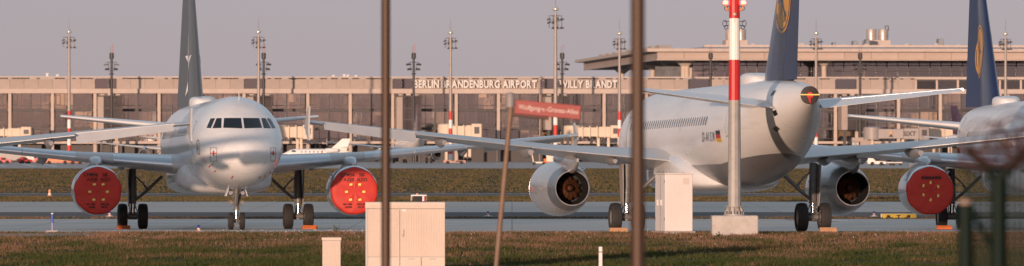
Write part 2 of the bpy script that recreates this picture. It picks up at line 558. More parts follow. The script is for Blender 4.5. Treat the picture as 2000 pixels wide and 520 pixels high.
def deflect(p, defl):
    # swing a point of the rudder about the hinge line; defl > 0 takes the trailing edge to the aircraft's right
    x, y, z = p
    le, c, th = fin_at(z)
    hy = le + .70 * c - GEAR_X
    if y <= hy or not defl: return p
    ca, sa = math.cos(defl), math.sin(defl)
    dy = y - hy
    return (x * ca - dy * sa, hy + dy * ca + x * sa, z)
def fin_pt(x, z, side, off, defl=0.0):
    le, c, th = fin_at(z)
    f = min(max((x - le) / c, 0.0), 1.0)
    return deflect((side * (airfoil(f)[0] * th * c + off), x - GEAR_X, z), defl)
def mirror(mb):
    m2 = MB(); m2.v = [(-x, y, z) for x, y, z in mb.v]; m2.f = list(mb.f); return m2
def hinge_rings(rings_fn, at, y0, y1, n, f, droop):
    out = []
    for i in range(n + 1):
        y = y0 + (y1 - y0) * i / n
        le, c, th, z = at(y)
        t, cam_ = airfoil(f)
        hx, hz = le + f * c, z + cam_ * c
        L_ = (1 - f) * c
        ca, sa = math.cos(droop), math.sin(droop)
        sec = []
        for u, tt in ((0.02, 1.0), (0.35, .62), (1.0, .06)):
            sec.append((u * L_, t * th * c * tt))
        pts = sec + [(u, -v) for u, v in reversed(sec)]
        out.append([(y, hx + u * ca + v * sa - GEAR_X, hz - u * sa + v * ca) for u, v in pts])
    return out

M_WING = pm('wing_grey_paint', (0.50, 0.50, 0.505), 0.34, coat=0.15, var=0.07, scale=1.2, stretch=(1, .4, 1), bump=0.002, bscale=3)
M_CANOE = pm('fairing_grey', (0.26, 0.25, 0.25), 0.4, var=0.12, scale=2)
M_DOORG = pm('gear_door_grey', (0.33, 0.29, 0.26), 0.5, var=0.1)
M_SLAT = pm('bare_aluminium_edge', (0.72, 0.73, 0.75), 0.30, metal=0.85, var=0.06, scale=1.5)
M_WHITE = paint_fuselage('fuselage_white', (0.80, 0.79, 0.78), (0.20, 0.20, 0.215), 2.66)
M_SILVER = paint_fuselage('fuselage_silver_white', (0.78, 0.77, 0.76), (0.36, 0.36, 0.37), 0.5)
_b = M_SILVER.node_tree.nodes['Principled BSDF']
_b.inputs['Metallic'].default_value = 0.12; _b.inputs['Coat Weight'].default_value = 0.4
_l = _b.inputs['Roughness'].links[0]; M_SILVER.node_tree.links.remove(_l); _b.inputs['Roughness'].default_value = 0.24
M_FAIR = pm('fairing_white', (0.72, 0.72, 0.72), 0.26, coat=0.3, var=0.06, scale=1.0, bump=0.004, bscale=1.5)
M_NAC = pm('nacelle_paint', (0.50, 0.505, 0.52), 0.22, metal=0.45, coat=0.3, var=0.06, scale=1.2, bump=0.004, bscale=1.2)
M_LIP = pm('polished_lip', (0.80, 0.81, 0.83), 0.18, metal=0.95, var=0.05, scale=2)
M_NOZ = pm('nozzle_metal', (0.42, 0.41, 0.41), 0.32, metal=0.9, var=0.12, scale=3)
M_HOT = pm('bronze_exhaust', (0.11, 0.045, 0.022), 0.5, metal=0.6, var=0.25, scale=5)
M_BLACK = pm('plain_black', (0.010, 0.010, 0.011), 0.7, var=0.2, scale=3)
M_GLASS = pm('cockpit_glass', (0.008, 0.009, 0.011), 0.06, var=0.1, rvar=0.02, spec=0.6)
M_CAB = pm('cabin_window', (0.07, 0.075, 0.085), 0.12, var=0.2, spec=0.7)
M_DGREY = pm('fin_dark_grey', (0.085, 0.095, 0.105), 0.34, coat=0.15, var=0.08, scale=0.8, bump=0.003, bscale=1.2)
M_BLUE = pm('fin_night_blue', (0.012, 0.022, 0.075), 0.30, coat=0.25, var=0.08, scale=0.8, bump=0.003, bscale=1.2)
M_GOLD = pm('logo_amber', (0.62, 0.30, 0.045), 0.36, var=0.05)
M_LOGOW = pm('logo_white', (0.74, 0.73, 0.72), 0.36, var=0.05)
M_TYRE = pm('tyre_rubber', (0.030, 0.027, 0.026), 0.80, var=0.25, scale=6, bump=0.004, bscale=30)
M_HUB = pm('wheel_hub', (0.36, 0.35, 0.34), 0.45, metal=0.5, var=0.2, scale=8)
M_GEAR = pm('gear_grey', (0.15, 0.145, 0.14), 0.48, metal=0.25, var=0.2, scale=5)
M_CHROME = pm('oleo_chrome', (0.75, 0.72, 0.70), 0.16, metal=1.0, var=0.05)
M_RED = pm('cover_red_fabric', (0.52, 0.030, 0.018), 0.62, var=0.10, scale=2.0, bump=0.03, bscale=1.6, stretch=(1, 1, 1.4))
M_TAGRED = pm('streamer_red', (0.55, 0.03, 0.03), 0.6, var=0.1)
M_STEN = pm('stencil_black', (0.015, 0.012, 0.012), 0.7, var=0.1)
M_YEL = pm('reflector_yellow', (0.80, 0.66, 0.16), 0.5, var=0.1)
M_ORANGE = pm('chock_orange', (0.58, 0.15, 0.04), 0.7, var=0.2, scale=6)
M_WOOD = pm('chock_wood', (0.50, 0.27, 0.14), 0.75, var=0.2, scale=6, stretch=(1, 6, 6))

def a_fuselage():
    xs = [0.004, .02, .05, .1, .18, .28, .4, .55, .75, 1, 1.25, 1.5, 1.75, 2, 2.25, 2.5, 2.8, 3.1, 3.5, 4, 4.6, 5.3, 6.2, 8, 10, 12, 14, 16, 18, 20, 22, 24] + [24.7 + .7 * i for i in range(18)] + [37.0, 37.4]
    n = 56
    mb = MB()
    mb.loft([[fpt(x, 2 * math.pi * k / n) for k in range(n)] for x in xs])
    return mb
def a_belly():
    st = [(10.0, .5, 2.2, 2.0), (10.8, 1.5, 2.6, 1.62), (12.0, 2.08, 3.15, 1.60), (13.5, 2.22, 3.3, 1.58), (17, 2.24, 3.3, 1.57), (19, 2.18, 3.15, 1.58), (20.5, 1.9, 2.8, 1.63), (21.8, 1.3, 2.4, 1.70), (22.6, .6, 2.1, 1.85)]
    q = [s[0] for s in st]
    mb = MB(); rings = []
    for i in range(26):
        x = 10 + 12.6 * i / 25
        w_, t, b = [float(pchip(q, [s[k] for s in st], x)) for k in (1, 2, 3)]
        ring = []
        for k in range(40):
            a = 2 * math.pi * k / 40
            sx, sz = math.sin(a), math.cos(a)
            e = 0.62
            ring.append((w_ * math.copysign(abs(sx) ** e, sx), x - GEAR_X, (t + b) / 2 + (t - b) / 2 * math.copysign(abs(sz) ** e, sz)))
        rings.append(ring)
    return mb.loft(rings).mesh('belly_fairing', M_FAIR, 1.0)
def a_radome():
    mb = MB(); rings = []
    for i in range(15):
        u = i / 14; x = 24.6 + 3.0 * u
        h = 0.42 * min(1, (math.sin(math.pi * u) + 1e-3) ** 0.30) ; hw = 0.64 * min(1, (math.sin(math.pi * u) + 1e-3) ** 0.45)
        ring = []
        for k in range(20):
            a = 2 * math.pi * k / 20
            sx, sz = math.sin(a), math.cos(a)
            ring.append((hw * math.copysign(abs(sx) ** .5, sx), x - GEAR_X, 5.80 + h * math.copysign(abs(sz) ** .5, sz) * (1 if sz > 0 else .3)))
        rings.append(ring)
    return mb.loft(rings).mesh('antenna_dome', M_FAIR, 1.0)
def a_wing():
    mb = MB()
    R = wing_rings(0.3, 12.5, 14) + wing_rings(12.51, 16.4, 4, f1=.75) + wing_rings(16.41, 17.0, 1)
    # bring the cut sections to the same point count
    n = len(R[0])
    R2 = []
    for r in R:
        if len(r) != n:
            r = list(r)
            while len(r) < n: r.insert(0, r[0]); r.append(r[-1]) if len(r) < n else None
        R2.append(r[:n])
    return mb.loft(R2)
def a_slats():
    out = []
    for a, b in ((2.35, 4.9), (6.55, 8.9), (8.95, 11.4), (11.45, 13.9), (13.95, 16.5)):
        out.append(MB().loft(wing_rings(a, b, 3, f1=.14, off=.010, lower_f1=.06)))
    return out
def a_flaps():
    out = []
    for a, b in ((2.3, 6.3), (6.45, 12.45)):
        out.append(MB().loft(wing_rings(a, b, 3, f0=.76, f1=1.0, off=.008)))
    return out
def a_fence():
    mb = MB()
    x0 = 19.9 - GEAR_X
    poly = [(x0, 4.13), (x0 + 1.35, 4.92), (x0 + 1.75, 4.95), (x0 + 1.5, 4.15), (x0 + 1.75, 3.62), (x0 + 1.4, 3.60), (x0 + .45, 4.05)]
    mb.prism(poly, 16.98, 17.05)
    return mb
def a_canoe(y, length, r):
    le, c, th, z = wing_at(y)
    xc = le + c * 0.80
    mb = MB(); rings = []
    for i in range(13):
        u = i / 12; x = xc - length * .55 + length * u
        k = max(0.03, math.sin(math.pi * min(.9, u * .92 + .02))) ** .6
        ring = []
        for j in range(16):
            a_ = 2 * math.pi * j / 16
            cz = math.cos(a_); wd = .78 if cz > 0 else .78 - .30 * (-cz) ** 1.5
            ring.append((y + r * wd * k * math.sin(a_), x - GEAR_X, z - .10 - .10 * u + (1.0 if cz < 0 else .5) * r * k * cz))
        rings.append(ring)
    return mb.loft(rings)
ENG_Y, ENG_Z, ENG_X = 5.75, 1.76, 10.95
def a_nacelle():
    p = [(0.9, .84), (.35, .88), (.10, .94), (.10, 1.045), (.3, 1.08), (.7, 1.10), (1.3, 1.11), (2.2, 1.095), (3.0, 1.03), (3.8, .92), (4.5, .79), (4.9, .72), (4.9, .66), (4.2, .64), (3.6, .62)]
    mb = MB().lathe([(a, r) for a, r in p], 44, 'y', (0, 0, 0), sz=1.02)
    return mb.mesh('nacelle', M_NAC, 0.7)
def a_lip():
    p = [(.13, .935), (.05, .95), (.0, .985), (.02, 1.02), (.10, 1.05), (.24, 1.078), (.24, 1.055), (.13, .935)]
    return MB().lathe(p, 44, 'y', sz=1.02).mesh('inlet_lip', M_LIP, 1.0)
def a_nozzle():
    p = [(4.10, .885), (4.5, .805), (5.08, .700), (5.08, .665), (4.5, .655), (4.25, .655)]
    return MB().lathe(p, 44, 'y', sz=1.02).mesh('nozzle', M_NOZ, 0.6)
def a_core():
    mb = MB().lathe([(5.05, .654), (4.5, .645), (3.7, .60), (3.7, .001)], 30, 'y')
    return mb.mesh('exhaust_liner', M_BLACK)  # black colour puts the shade of the nozzle interior into the liner
def a_mixer():
    mb = MB().lathe([(3.75, .16), (4.3, .15), (4.55, .10), (4.62, .001)], 18, 'y')
    for k in range(11):
        a = 2 * math.pi * k / 11
        c, s_ = math.cos(a), math.sin(a)
        pts = []
        for rr, wd, y in ((.17, .05, 4.15), (.34, .11, 4.05), (.47, .05, 3.95)):
            pts.append([(rr * c - wd * s_, y, rr * s_ + wd * c), (rr * c + wd * s_, y + .08, rr * s_ - wd * c), (rr * c + wd * s_, y + .11, rr * s_ - wd * c), (rr * c - wd * s_, y + .03, rr * s_ + wd * c)])
        mb.loft(pts)
    return mb.mesh('mixer', M_HOT, 0.6)
def a_fan():
    mb = MB().lathe([(.95, .85), (.95, .28), (.55, .16), (.42, .001)], 24, 'y')
    for k in range(22):
        a = 2 * math.pi * k / 22; c, s_ = math.cos(a), math.sin(a)
        mb.loft([[(.26 * c - .03 * s_, .80, .26 * s_ + .03 * c), (.26 * c + .05 * s_, .93, .26 * s_ - .05 * c), (.26 * c + .05 * s_, .935, .26 * s_ - .05 * c)],
                 [(.83 * c - .09 * s_, .72, .83 * s_ + .09 * c), (.83 * c + .06 * s_, .93, .83 * s_ - .06 * c), (.83 * c + .06 * s_, .935, .83 * s_ - .06 * c)]])
    return mb.mesh('fan', M_GEAR, 0.5)
def a_strake():
    return MB().prism([(.9, 0), (1.6, .34), (1.9, .34), (2.1, 0)], -.015, .015).mesh('strake', M_WING)
def a_pylon():
    st = [(11.75, .04, 2.98, 2.88), (12.2, .22, 3.18, 2.75), (12.9, .29, 3.30, 2.6), (14.0, .29, 3.28, 2.5), (15.2, .25, 3.2, 2.40), (16.2, .19, 3.1, 2.35), (16.9, .12, 3.0, 2.5), (17.5, .05, 2.95, 2.8)]
    rings = []
    for x, w_, t, b in st:
        rings.append([(w_ * math.copysign(abs(math.sin(a)) ** .7, math.sin(a)), x - ENG_X, (t + b) / 2 - ENG_Z + (t - b) / 2 * math.copysign(abs(math.cos(a)) ** .7, math.cos(a))) for a in [2 * math.pi * k / 18 for k in range(18)]])
    return MB().loft(rings).mesh('pylon', M_NAC, 0.9)
def tyre_prof(r, w_):
    h = w_ / 2
    p = [(-h * .72, r * .56), (-h * .95, r * .66), (-h, r * .80), (-h * .86, r * .94)]
    for g in (-.50, -.17, .17, .50):
        p += [(h * (g - .13), r * (.985 if abs(g) > .4 else 1.0)), (h * (g - .035), r * (.985 if abs(g) > .4 else 1.0)), (h * (g - .03), r * .955), (h * (g + .03), r * .955), (h * (g + .035), r * (.985 if abs(g) > .4 else 1.0))]
    p += [(h * .86, r * .94), (h, r * .80), (h * .95, r * .66), (h * .72, r * .56)]
    return p
def a_tyre(r, w_): return lambda: MB().lathe(tyre_prof(r, w_), 40, 'x').mesh('tyre', M_TYRE, 0.5)
def a_hub(r, w_):
    def f():
        h = w_ / 2
        mb = MB().lathe([(-h * .80, r * .60), (-h * .62, r * .52), (-h * .5, r * .30), (-h * .72, r * .22), (-h * .72, r * .01), (h * .72, r * .01), (h * .72, r * .22), (h * .5, r * .30), (h * .62, r * .52), (h * .80, r * .60)], 24, 'x')
        return mb.mesh('wheel_hub', M_HUB, 0.6)
    return f
def a_mstrut():
    mb = MB().path([(0, .15, 2.75), (0, .03, 1.9), (0, 0, 1.22)], [.17, .165, .15], 14)
    mb.tube((0, 0, 1.22), (0, 0, 1.16), .18, .18, 14)
    for z in (1.55, 2.0, 2.35): mb.tube((0, .02, z), (0, .02, z + .06), .19, .19, 12)
    mb.path([(-.16, .12, 2.5), (-.19, .10, 1.7), (-.14, .13, 1.0), (-.1, .1, .62)], .022, 6)
    mb.path([(.15, .15, 2.5), (.18, .12, 1.5), (.10, .15, .9)], .02, 6)
    return mb.mesh('strut', M_GEAR, 0.6)
def a_mpiston():
    mb = MB().tube((0, 0, 1.2), (0, 0, .62), .10, .10, 14)
    return mb.mesh('oleo_piston', M_CHROME, 0.6)
def a_maxle():
    mb = MB().tube((-.52, 0, .585), (.52, 0, .585), .085, .085, 12)
    mb.tube((-.2, 0, .585), (.2, 0, .585), .15, .15, 14)
    mb.tube((0, 0, .45), (0, 0, .75), .14, .12, 12)
    for s_ in (-1, 1):
        mb.box(s_ * .13 - .03, s_ * .13 + .03, .05, .32, .72, .78)
        mb.tube((s_ * .24, 0, .585), (s_ * .30, 0, .585), .23, .23, 16)
    mb.path([(0, .1, .72), (0, .38, .92), (0, .14, 1.2)], [.05, .035, .05], 8)
    mb.path([(.12, -.1, .6), (.2, -.18, .8), (.1, -.1, 1.1)], .02, 6)
    return mb.mesh('axle', M_GEAR, 0.6)
def a_mbrace():
    # towards the fuselage is -x for the left gear
    mb = MB().path([(-.10, .0, 1.30), (-.55, .05, 1.68), (-.62, .05, 1.74), (-1.35, .10, 2.42)], [.06, .075, .085, .07], 10)
    mb.path([(-.08, .02, 2.45), (-.45, .05, 2.12), (-.66, .06, 1.80)], [.03, .035, .03], 8)
    mb.path([(-.70, .06, 1.86), (-.42, .04, 2.14), (-.30, .04, 2.30)], .022, 6)
    return mb.mesh('side_brace', M_GEAR, 0.6)
def a_mdoor():
    mb = MB()
    mb.loft([[(.22, -.42, 2.72), (.25, -.42, 2.72), (.25, .55, 2.72), (.22, .55, 2.72)], [(.20, -.40, 1.9), (.23, -.40, 1.9), (.23, .50, 1.9), (.20, .50, 1.9)], [(.17, -.28, 1.05), (.20, -.28, 1.05), (.20, .30, 1.05), (.17, .30, 1.05)]])
    return mb.mesh('gear_door', M_FAIR)
def a_nstrut():
    mb = MB().path([(0, -.1, 2.0), (0, -.04, 1.3), (0, 0, .92)], [.11, .11, .10], 12)
    mb.tube((0, 0, .95), (0, 0, .86), .14, .14, 12)
    for z in (1.15, 1.45): mb.tube((-.24, -.03, z), (.24, -.03, z), .05, .05, 10)
    for s_ in (-1, 1):
        mb.tube((s_ * .24, -.09, 1.20), (s_ * .24, -.02, 1.20), .085, .085, 12)
        mb.path([(s_ * .08, 0, 1.32), (s_ * .24, .1, 1.7), (s_ * .32, .2, 2.0)], [.035, .04, .04], 8)
        mb.path([(s_ * .06, -.02, 1.05), (s_ * .16, -.05, 1.4), (s_ * .10, -.05, 1.75)], .022, 6)
    mb.path([(0, -.05, 1.02), (0, -.3, 1.25), (0, -.7, 1.95)], [.05, .05, .05], 8)
    mb.path([(0, .08, .5), (0, .30, .70), (0, .10, .92)], [.035, .03, .04], 8)
    mb.path([(.09, -.08, .45), (.13, -.1, .8), (.1, -.1, 1.3)], .015, 6)
    return mb.mesh('strut', M_GEAR, 0.6)
def a_npiston():
    mb = MB().tube((0, 0, .88), (0, 0, .42), .075, .075, 12)
    return mb.mesh('oleo_piston', M_CHROME, 0.6)
def a_naxle():
    mb = MB().tube((-.30, 0, .385), (.30, 0, .385), .055, .055, 10)
    mb.tube((0, 0, .3), (0, 0, .5), .09, .085, 10)
    mb.box(-.12, .12, -.16, -.10, .16, .22)
    return mb.mesh('axle', M_GEAR, 0.6)
def a_nlight():
    return MB().lathe([(-.10, .002), (-.10, .085), (-.04, .095), (.05, .05)], 14, 'y').mesh('taxi_light', M_CHROME, 0.7)
def a_ndoor():
    return MB().loft([[(.30, -.2, 1.98), (.325, -.2, 1.98), (.325, .75, 1.98), (.30, .75, 1.98)], [(.46, -.2, 1.48), (.485, -.2, 1.48), (.485, .7, 1.48), (.46, .7, 1.48)]]).mesh('gear_door', M_FAIR)

def sym(key, fn, mat, sm, side):
    # mesh for the left side, mirrored for the right
    def mk():
        mb = fn()
        if side < 0: mb = mirror(mb)
        return mb.mesh(key, mat, sm)
    return cached((key, side), mk)

def cabin_window_mesh(side):
    def mk():
        mb = MB(); zc = 3.81
        pts = []
        for k in range(12):
            a = 2 * math.pi * k / 12
            u = .115 * math.copysign(abs(math.cos(a)) ** .7, math.cos(a)); v = .175 * math.copysign(abs(math.sin(a)) ** .7, math.sin(a))
            pts.append((u, v))
        def P(u, v, o):
            z = 4.36 + v
            y = 1.975 * math.sqrt(1 - ((z - zc) / 2.06) ** 2)
            return (side * (y + o), u, z)
        mb.loft([[P(u, v, -.01) for u, v in pts], [P(u, v, .006) for u, v in pts]])
        return mb.mesh('cabin_window', M_CAB)
    return cached(('cabwin', side), mk)

def fin_logo_crane(root, fin, cz, cx, r, D):
    for side in (1, -1):
        def poly(mb, pts, off):
            c = (sum(p[0] for p in pts) / len(pts), sum(p[1] for p in pts) / len(pts))
            o = len(mb.v)
            mb.v.append(fin_pt(c[0], c[1], side, off, D))
            for p in pts: mb.v.append(fin_pt(p[0], p[1], side, off, D))
            n = len(pts)
            for i in range(n): mb.f.append((o, o + 1 + i, o + 1 + (i + 1) % n))
        def disc(r0, r1, off):
            mb = MB()
            mb.grid(lambda u, v: fin_pt(cx + (r0 + (r1 - r0) * v) * math.cos(2 * math.pi * u), cz + (r0 + (r1 - r0) * v) * math.sin(2 * math.pi * u), side, off, D), 48, 4)
            return mb
        disc(0.001, r, .010).ob('logo_disc', M_GOLD, fin)
        ring = disc(r * .86, r * .92, .014).ob('logo_ring', M_BLUE, fin)
        mb = MB()
        def stroke(pts, wd):
            L_ = []; R_ = []
            for i, p in enumerate(pts):
                q0 = pts[max(i - 1, 0)]; q1 = pts[min(i + 1, len(pts) - 1)]
                dx, dz = q1[0] - q0[0], q1[1] - q0[1]; l = math.hypot(dx, dz) or 1
                ww = wd[i]
                L_.append((cx + r * (p[0] - dz / l * ww), cz + r * (p[1] + dx / l * ww))); R_.append((cx + r * (p[0] + dz / l * ww), cz + r * (p[1] - dx / l * ww)))
            o = len(mb.v)
            for a, b in zip(L_, R_): mb.v += [fin_pt(a[0], a[1], side, .014, D), fin_pt(b[0], b[1], side, .014, D)]
            for i in range(len(pts) - 1): mb.f.append((o + 2 * i, o + 2 * i + 1, o + 2 * i + 3, o + 2 * i + 2))
        stroke([(-.62, -.10), (-.42, .0), (-.15, .0), (.1, -.12), (.3, -.36), (.5, -.66)], [.02, .05, .075, .085, .06, .015])
        for k in range(4): stroke([(-.12 + .06 * k, .04 - .05 * k), (.0 + .07 * k, .34 - .07 * k), (.26 + .07 * k, .60 - .13 * k)], [.03, .045, .012])
        stroke([(.0, -.1), (-.05, -.36), (-.3, -.52)], [.05, .04, .012])
        mb.ob('logo_bird', M_BLUE, fin)

def fin_logo_star(fin, cz, cx, r, D):
    for side in (1, -1):
        for k in range(5):
            a = math.pi / 2 + 2 * math.pi * k / 5
            tip = (cx + r * math.cos(a), cz + r * math.sin(a))
            b1 = (cx + r * .42 * math.cos(a + .75), cz + r * .42 * math.sin(a + .75))
            b2 = (cx + r * .30 * math.cos(a - .62), cz + r * .30 * math.sin(a - .62))
            mb = MB().grid(lambda u, v: fin_pt((b1[0] * (1 - u) + b2[0] * u) * (1 - v) + tip[0] * v, (b1[1] * (1 - u) + b2[1] * u) * (1 - v) + tip[1] * v, side, .012, D), 4, 6)
            mb.ob('logo_star_point', M_LOGOW, fin)

def airliner(label, x, y, rz, finmat, logo, group=None, detail=2, scale=1.0, ailer=math.radians(36), rud=0.0, logoz=8.45, bodymat=None):
    bodymat = bodymat or M_WHITE
    root = thing('airliner', label, 'airliner', (x, y, gz(y)), rz, group)
    root.scale = (scale,) * 3
    if y < 400: root.rotation_euler = (Matrix.Rotation(-0.010, 3, 'X') @ Matrix.Rotation(rz, 3, 'Z')).to_euler()   # stands on the slope of the pad
    C = lambda k, fn: cached(k, fn)
    body = obj('fuselage', C(('fus', bodymat.name), lambda: a_fuselage().mesh('fuselage', bodymat, 1.2)), root)
    obj('belly_fairing', C('belly', a_belly), root)
    if detail: obj('antenna_dome', C('dome', a_radome), root)
    # fin
    fin = obj('fin', C(('fin', finmat.name), lambda: MB().loft(fin_rings(5.55, 11.75, 10, f1=.70)).mesh('fin', finmat, 0.8)), root)
    obj('rudder', C(('rud', finmat.name, rud), lambda: MB().loft([[deflect(q, rud) for q in r] for r in fin_rings(5.80, 11.7, 8, f0=.705)]).mesh('rudder', finmat, 0.8)), fin)
    if detail:
        def finlet():
            rings = []
            for i in range(8):
                u = i / 7; xx = 26.9 + 3.4 * u
                h = .02 + .62 * u ** 1.6; ww = .02 + .20 * u
                rings.append([(ww, xx - GEAR_X, 5.80), (ww * .55, xx - GEAR_X, 5.84 + h * .5), (0, xx - GEAR_X, 5.84 + h), (-ww * .55, xx - GEAR_X, 5.84 + h * .5), (-ww, xx - GEAR_X, 5.80)])
            return MB().loft(rings).mesh('dorsal_fillet', M_FAIR, 0.9)
        obj('dorsal_fillet', C('finlet', finlet), fin)
    if logo == 'crane': fin_logo_crane(root, fin, logoz, 32.9, 1.28, rud)
    if logo == 'star': fin_logo_star(fin, 7.75, 32.6, 1.75, rud)
    for side in (1, -1):
        sd_ = 'l' if side > 0 else 'r'
        wing = obj('wing', sym('wing', a_wing, M_WING, 0.6, side), root)
        if detail:
            for k in range(5): obj('slat', sym('slat%d' % k, lambda: a_slats()[k], M_SLAT, 0.7, side), wing)
            for k in range(2): obj('flap', sym('flap%d' % k, lambda: a_flaps()[k], M_WING, 0.5, side), wing)
        obj('aileron', sym('aileron%.2f' % ailer, lambda: MB().loft(hinge_rings(None, wing_at, 12.55, 16.36, 4, .75, ailer)), M_WING, 0.5, side), wing)
        obj('wingtip_fence', sym('wingtip_fence', a_fence, M_WING, None, side), wing)
        for k, (yy, ll, rr) in enumerate(((4.35, 2.6, .24), (7.9, 3.2, .30), (11.5, 2.7, .26))):
            obj('flap_fairing', sym('flap_fairing%d' % k, lambda: a_canoe(yy, ll, rr), M_CANOE, 0.9, side), wing)
        stab = obj('tailplane', sym('tailplane', lambda: MB().loft(stab_rings(.4, 6.22, 6, f1=.68)), M_FAIR, 0.6, side), root)
        obj('elevator', sym('elevator', lambda: MB().loft(hinge_rings(None, stab_at, .95, 6.1, 4, .68, math.radians(9))), M_FAIR, 0.5, side), stab)
        # engine
        eng = obj('engine', C('nacelle', a_nacelle), root, (side * ENG_Y, ENG_X - GEAR_X, ENG_Z))
        obj('inlet_lip', C('lip', a_lip), eng)
        obj('nozzle', C('noz', a_nozzle), eng)
        obj('exhaust_liner', C('core', a_core), eng)
        obj('mixer', C('mixer', a_mixer), eng)
        obj('fan', C('fan', a_fan), eng)
        obj('pylon', C('pylon', a_pylon), eng)
        if detail:
            st = obj('strake', C('strake', a_strake), eng)
            ang = math.radians(52) * (1 if side > 0 else -1)
            st.rotation_euler = (0, -ang, 0) if side > 0 else (0, -ang, 0)
            # on the inboard shoulder
            st.rotation_euler = (0, side * -math.radians(52), 0)
            st.location = (-side * 1.05 * math.sin(math.radians(52)), 0, 1.05 * math.cos(math.radians(52)))
        # main gear
        g = obj('main_gear', C('mstrut', a_mstrut), root, (side * 3.795, 0, 0))
        obj('oleo_piston', C('mpist', a_mpiston), g)
        obj('axle', C('maxle', a_maxle), g)
        obj('side_brace', sym('side_brace', lambda: _from(a_mbrace), M_GEAR, 0.6, side), g)
        obj('gear_door', sym('gear_door', lambda: _from(a_mdoor), M_DOORG, None, side), g)
        for s_ in (-1, 1):
            obj('tyre', C('mtyre', a_tyre(.585, .43)), g, (s_ * .465, 0, .585))
            obj('wheel_hub', C('mhub', a_hub(.585, .43)), g, (s_ * .465, 0, .585))
    ng = obj('nose_gear', C('nstrut', a_nstrut), root, (0, 5.07 - GEAR_X, 0))
    obj('oleo_piston', C('npist', a_npiston), ng)
    obj('axle', C('naxle', a_naxle), ng)
    for s_ in (-1, 1): obj('taxi_light', C('nlight', a_nlight), ng, (s_ * .26, -.05, 1.62))
    for s_ in (-1, 1):
        obj('tyre', C('ntyre', a_tyre(.385, .22)), ng, (s_ * .25, 0, .385))
        obj('wheel_hub', C('nhub', a_hub(.385, .22)), ng, (s_ * .25, 0, .385))
        obj('gear_door', sym('ngear_door', lambda: _from(a_ndoor), M_FAIR, None, s_), ng)
    # tail cone outlet
    def apu():
        return MB().lathe([(37.38 - GEAR_X, .33), (37.46 - GEAR_X, .325), (37.46 - GEAR_X, .25), (37.36 - GEAR_X, .22), (37.36 - GEAR_X, .001)], 24, 'y', (0, 0, 5.15)).mesh('tail_outlet', M_NOZ, 0.5)
    obj('tail_outlet', C('apu', apu), root)
    # cockpit windows
    W = [[(.045, 4.40), (.84, 4.43), (.76, 4.86), (.045, 4.86)], [(.92, 4.42), (1.27, 4.42), (1.06, 4.86), (.86, 4.86)], [(1.335, 4.42), (1.50, 4.44), (1.30, 4.85), (1.125, 4.86)]]
    for s_ in (-1, 1):
        for k, q in enumerate(W):
            obj('cockpit_window', C(('cw', k, s_), lambda: front_patch(MB(), [(s_ * a, b) for a, b in q], .010, 8).mesh('cockpit_window', M_GLASS, 3.2)), root)
    if detail >= 2:
        for s_ in (-1, 1):
            me = cabin_window_mesh(s_)
            n = 0
            for k in range(39):
                xx = 6.9 + .5334 * k
                if k in (13, 14, 16, 17) and False: continue
                if xx > 25.6: break
                obj('cabin_window', me, root, (0, xx - GEAR_X, 0))
            for xx, wd in ((5.25, .81), (29.2, .78)):
                t0, t1 = math.radians(62) * s_, math.radians(116) * s_
                if xx > 20: t0, t1 = math.radians(52) * s_, math.radians(104) * s_
                dm = C(('door_seam', s_, xx), lambda: body_patch(MB(), xx - .03, xx + wd + .03, t0 - .012 * s_, t1 + .012 * s_, .003, 3, 10).mesh('door_seam', M_GEAR, 3.2))
                dp = C(('door', s_, xx), lambda: body_patch(MB(), xx, xx + wd, t0, t1, .007, 3, 10).mesh('door', M_FAIR, 3.2))
                d = obj('door', dp, root); obj('door_seam', dm, d)
    return root
def _from(fn):
    me = fn(); mb = MB()
    mb.v = [tuple(v.co) for v in me.vertices]; mb.f = [tuple(p.vertices) for p in me.polygons]
    return mb

def world_of(root, p):
    return Matrix.LocRotScale(root.location, root.rotation_euler, root.scale) @ Vector(p)

YAW_A, YAW_B, YAW_C = 0.117, -0.139, 0.080
AL = airliner('white airliner facing us with dark grey fin and cockpit windows in full view', -13.56, 304.5, YAW_A, M_DGREY, 'star', 'parked airliners', rud=math.radians(20), bodymat=M_SILVER)
BL = airliner('white airliner seen from behind, tail cone and amber-disc blue fin by the mast', 8.36, 267.5, math.pi - YAW_B, M_BLUE, 'crane', 'parked airliners', logoz=8.85)
CL = airliner('white airliner at the right edge behind barbed wire, blue fin with amber disc', 23.75, 302.5, YAW_C, M_BLUE, 'crane', 'parked airliners', rud=math.radians(20))
DL = airliner('airliner whose right wing alone reaches in from the left edge', -30.2, 267.5, math.pi - YAW_B, M_BLUE, 'none', 'parked airliners', detail=1)

# fittings taped over and hung on the nose of the airliner that faces us
for s_ in (-1, 1):
    cr = MB()
    front_patch(cr, [(s_ * 1.29 - .13, 3.31), (s_ * 1.29 + .13, 3.31), (s_ * 1.29 + .13, 3.35), (s_ * 1.29 - .13, 3.35)], .012, 3)
    front_patch(cr, [(s_ * 1.29 - .025, 3.23), (s_ * 1.29 + .025, 3.23), (s_ * 1.29 + .025, 3.43), (s_ * 1.29 - .025, 3.43)], .018, 3)
    cr.ob('sensor_cover', M_TAGRED, AL)
    fr = MB()
    for q in ([(-.13, 2.98), (.13, 2.98), (.13, 2.995), (-.13, 2.995)], [(-.13, 3.56), (.13, 3.56), (.13, 3.575), (-.13, 3.575)], [(-.13, 2.98), (-.115, 2.98), (-.115, 3.575), (-.13, 3.575)], [(.115, 2.98), (.13, 2.98), (.13, 3.575), (.115, 3.575)]):
        front_patch(fr, [(s_ * 1.29 + a, b) for a, b in q], .006, 3)
    fr.ob('panel_seam', M_GEAR, AL)
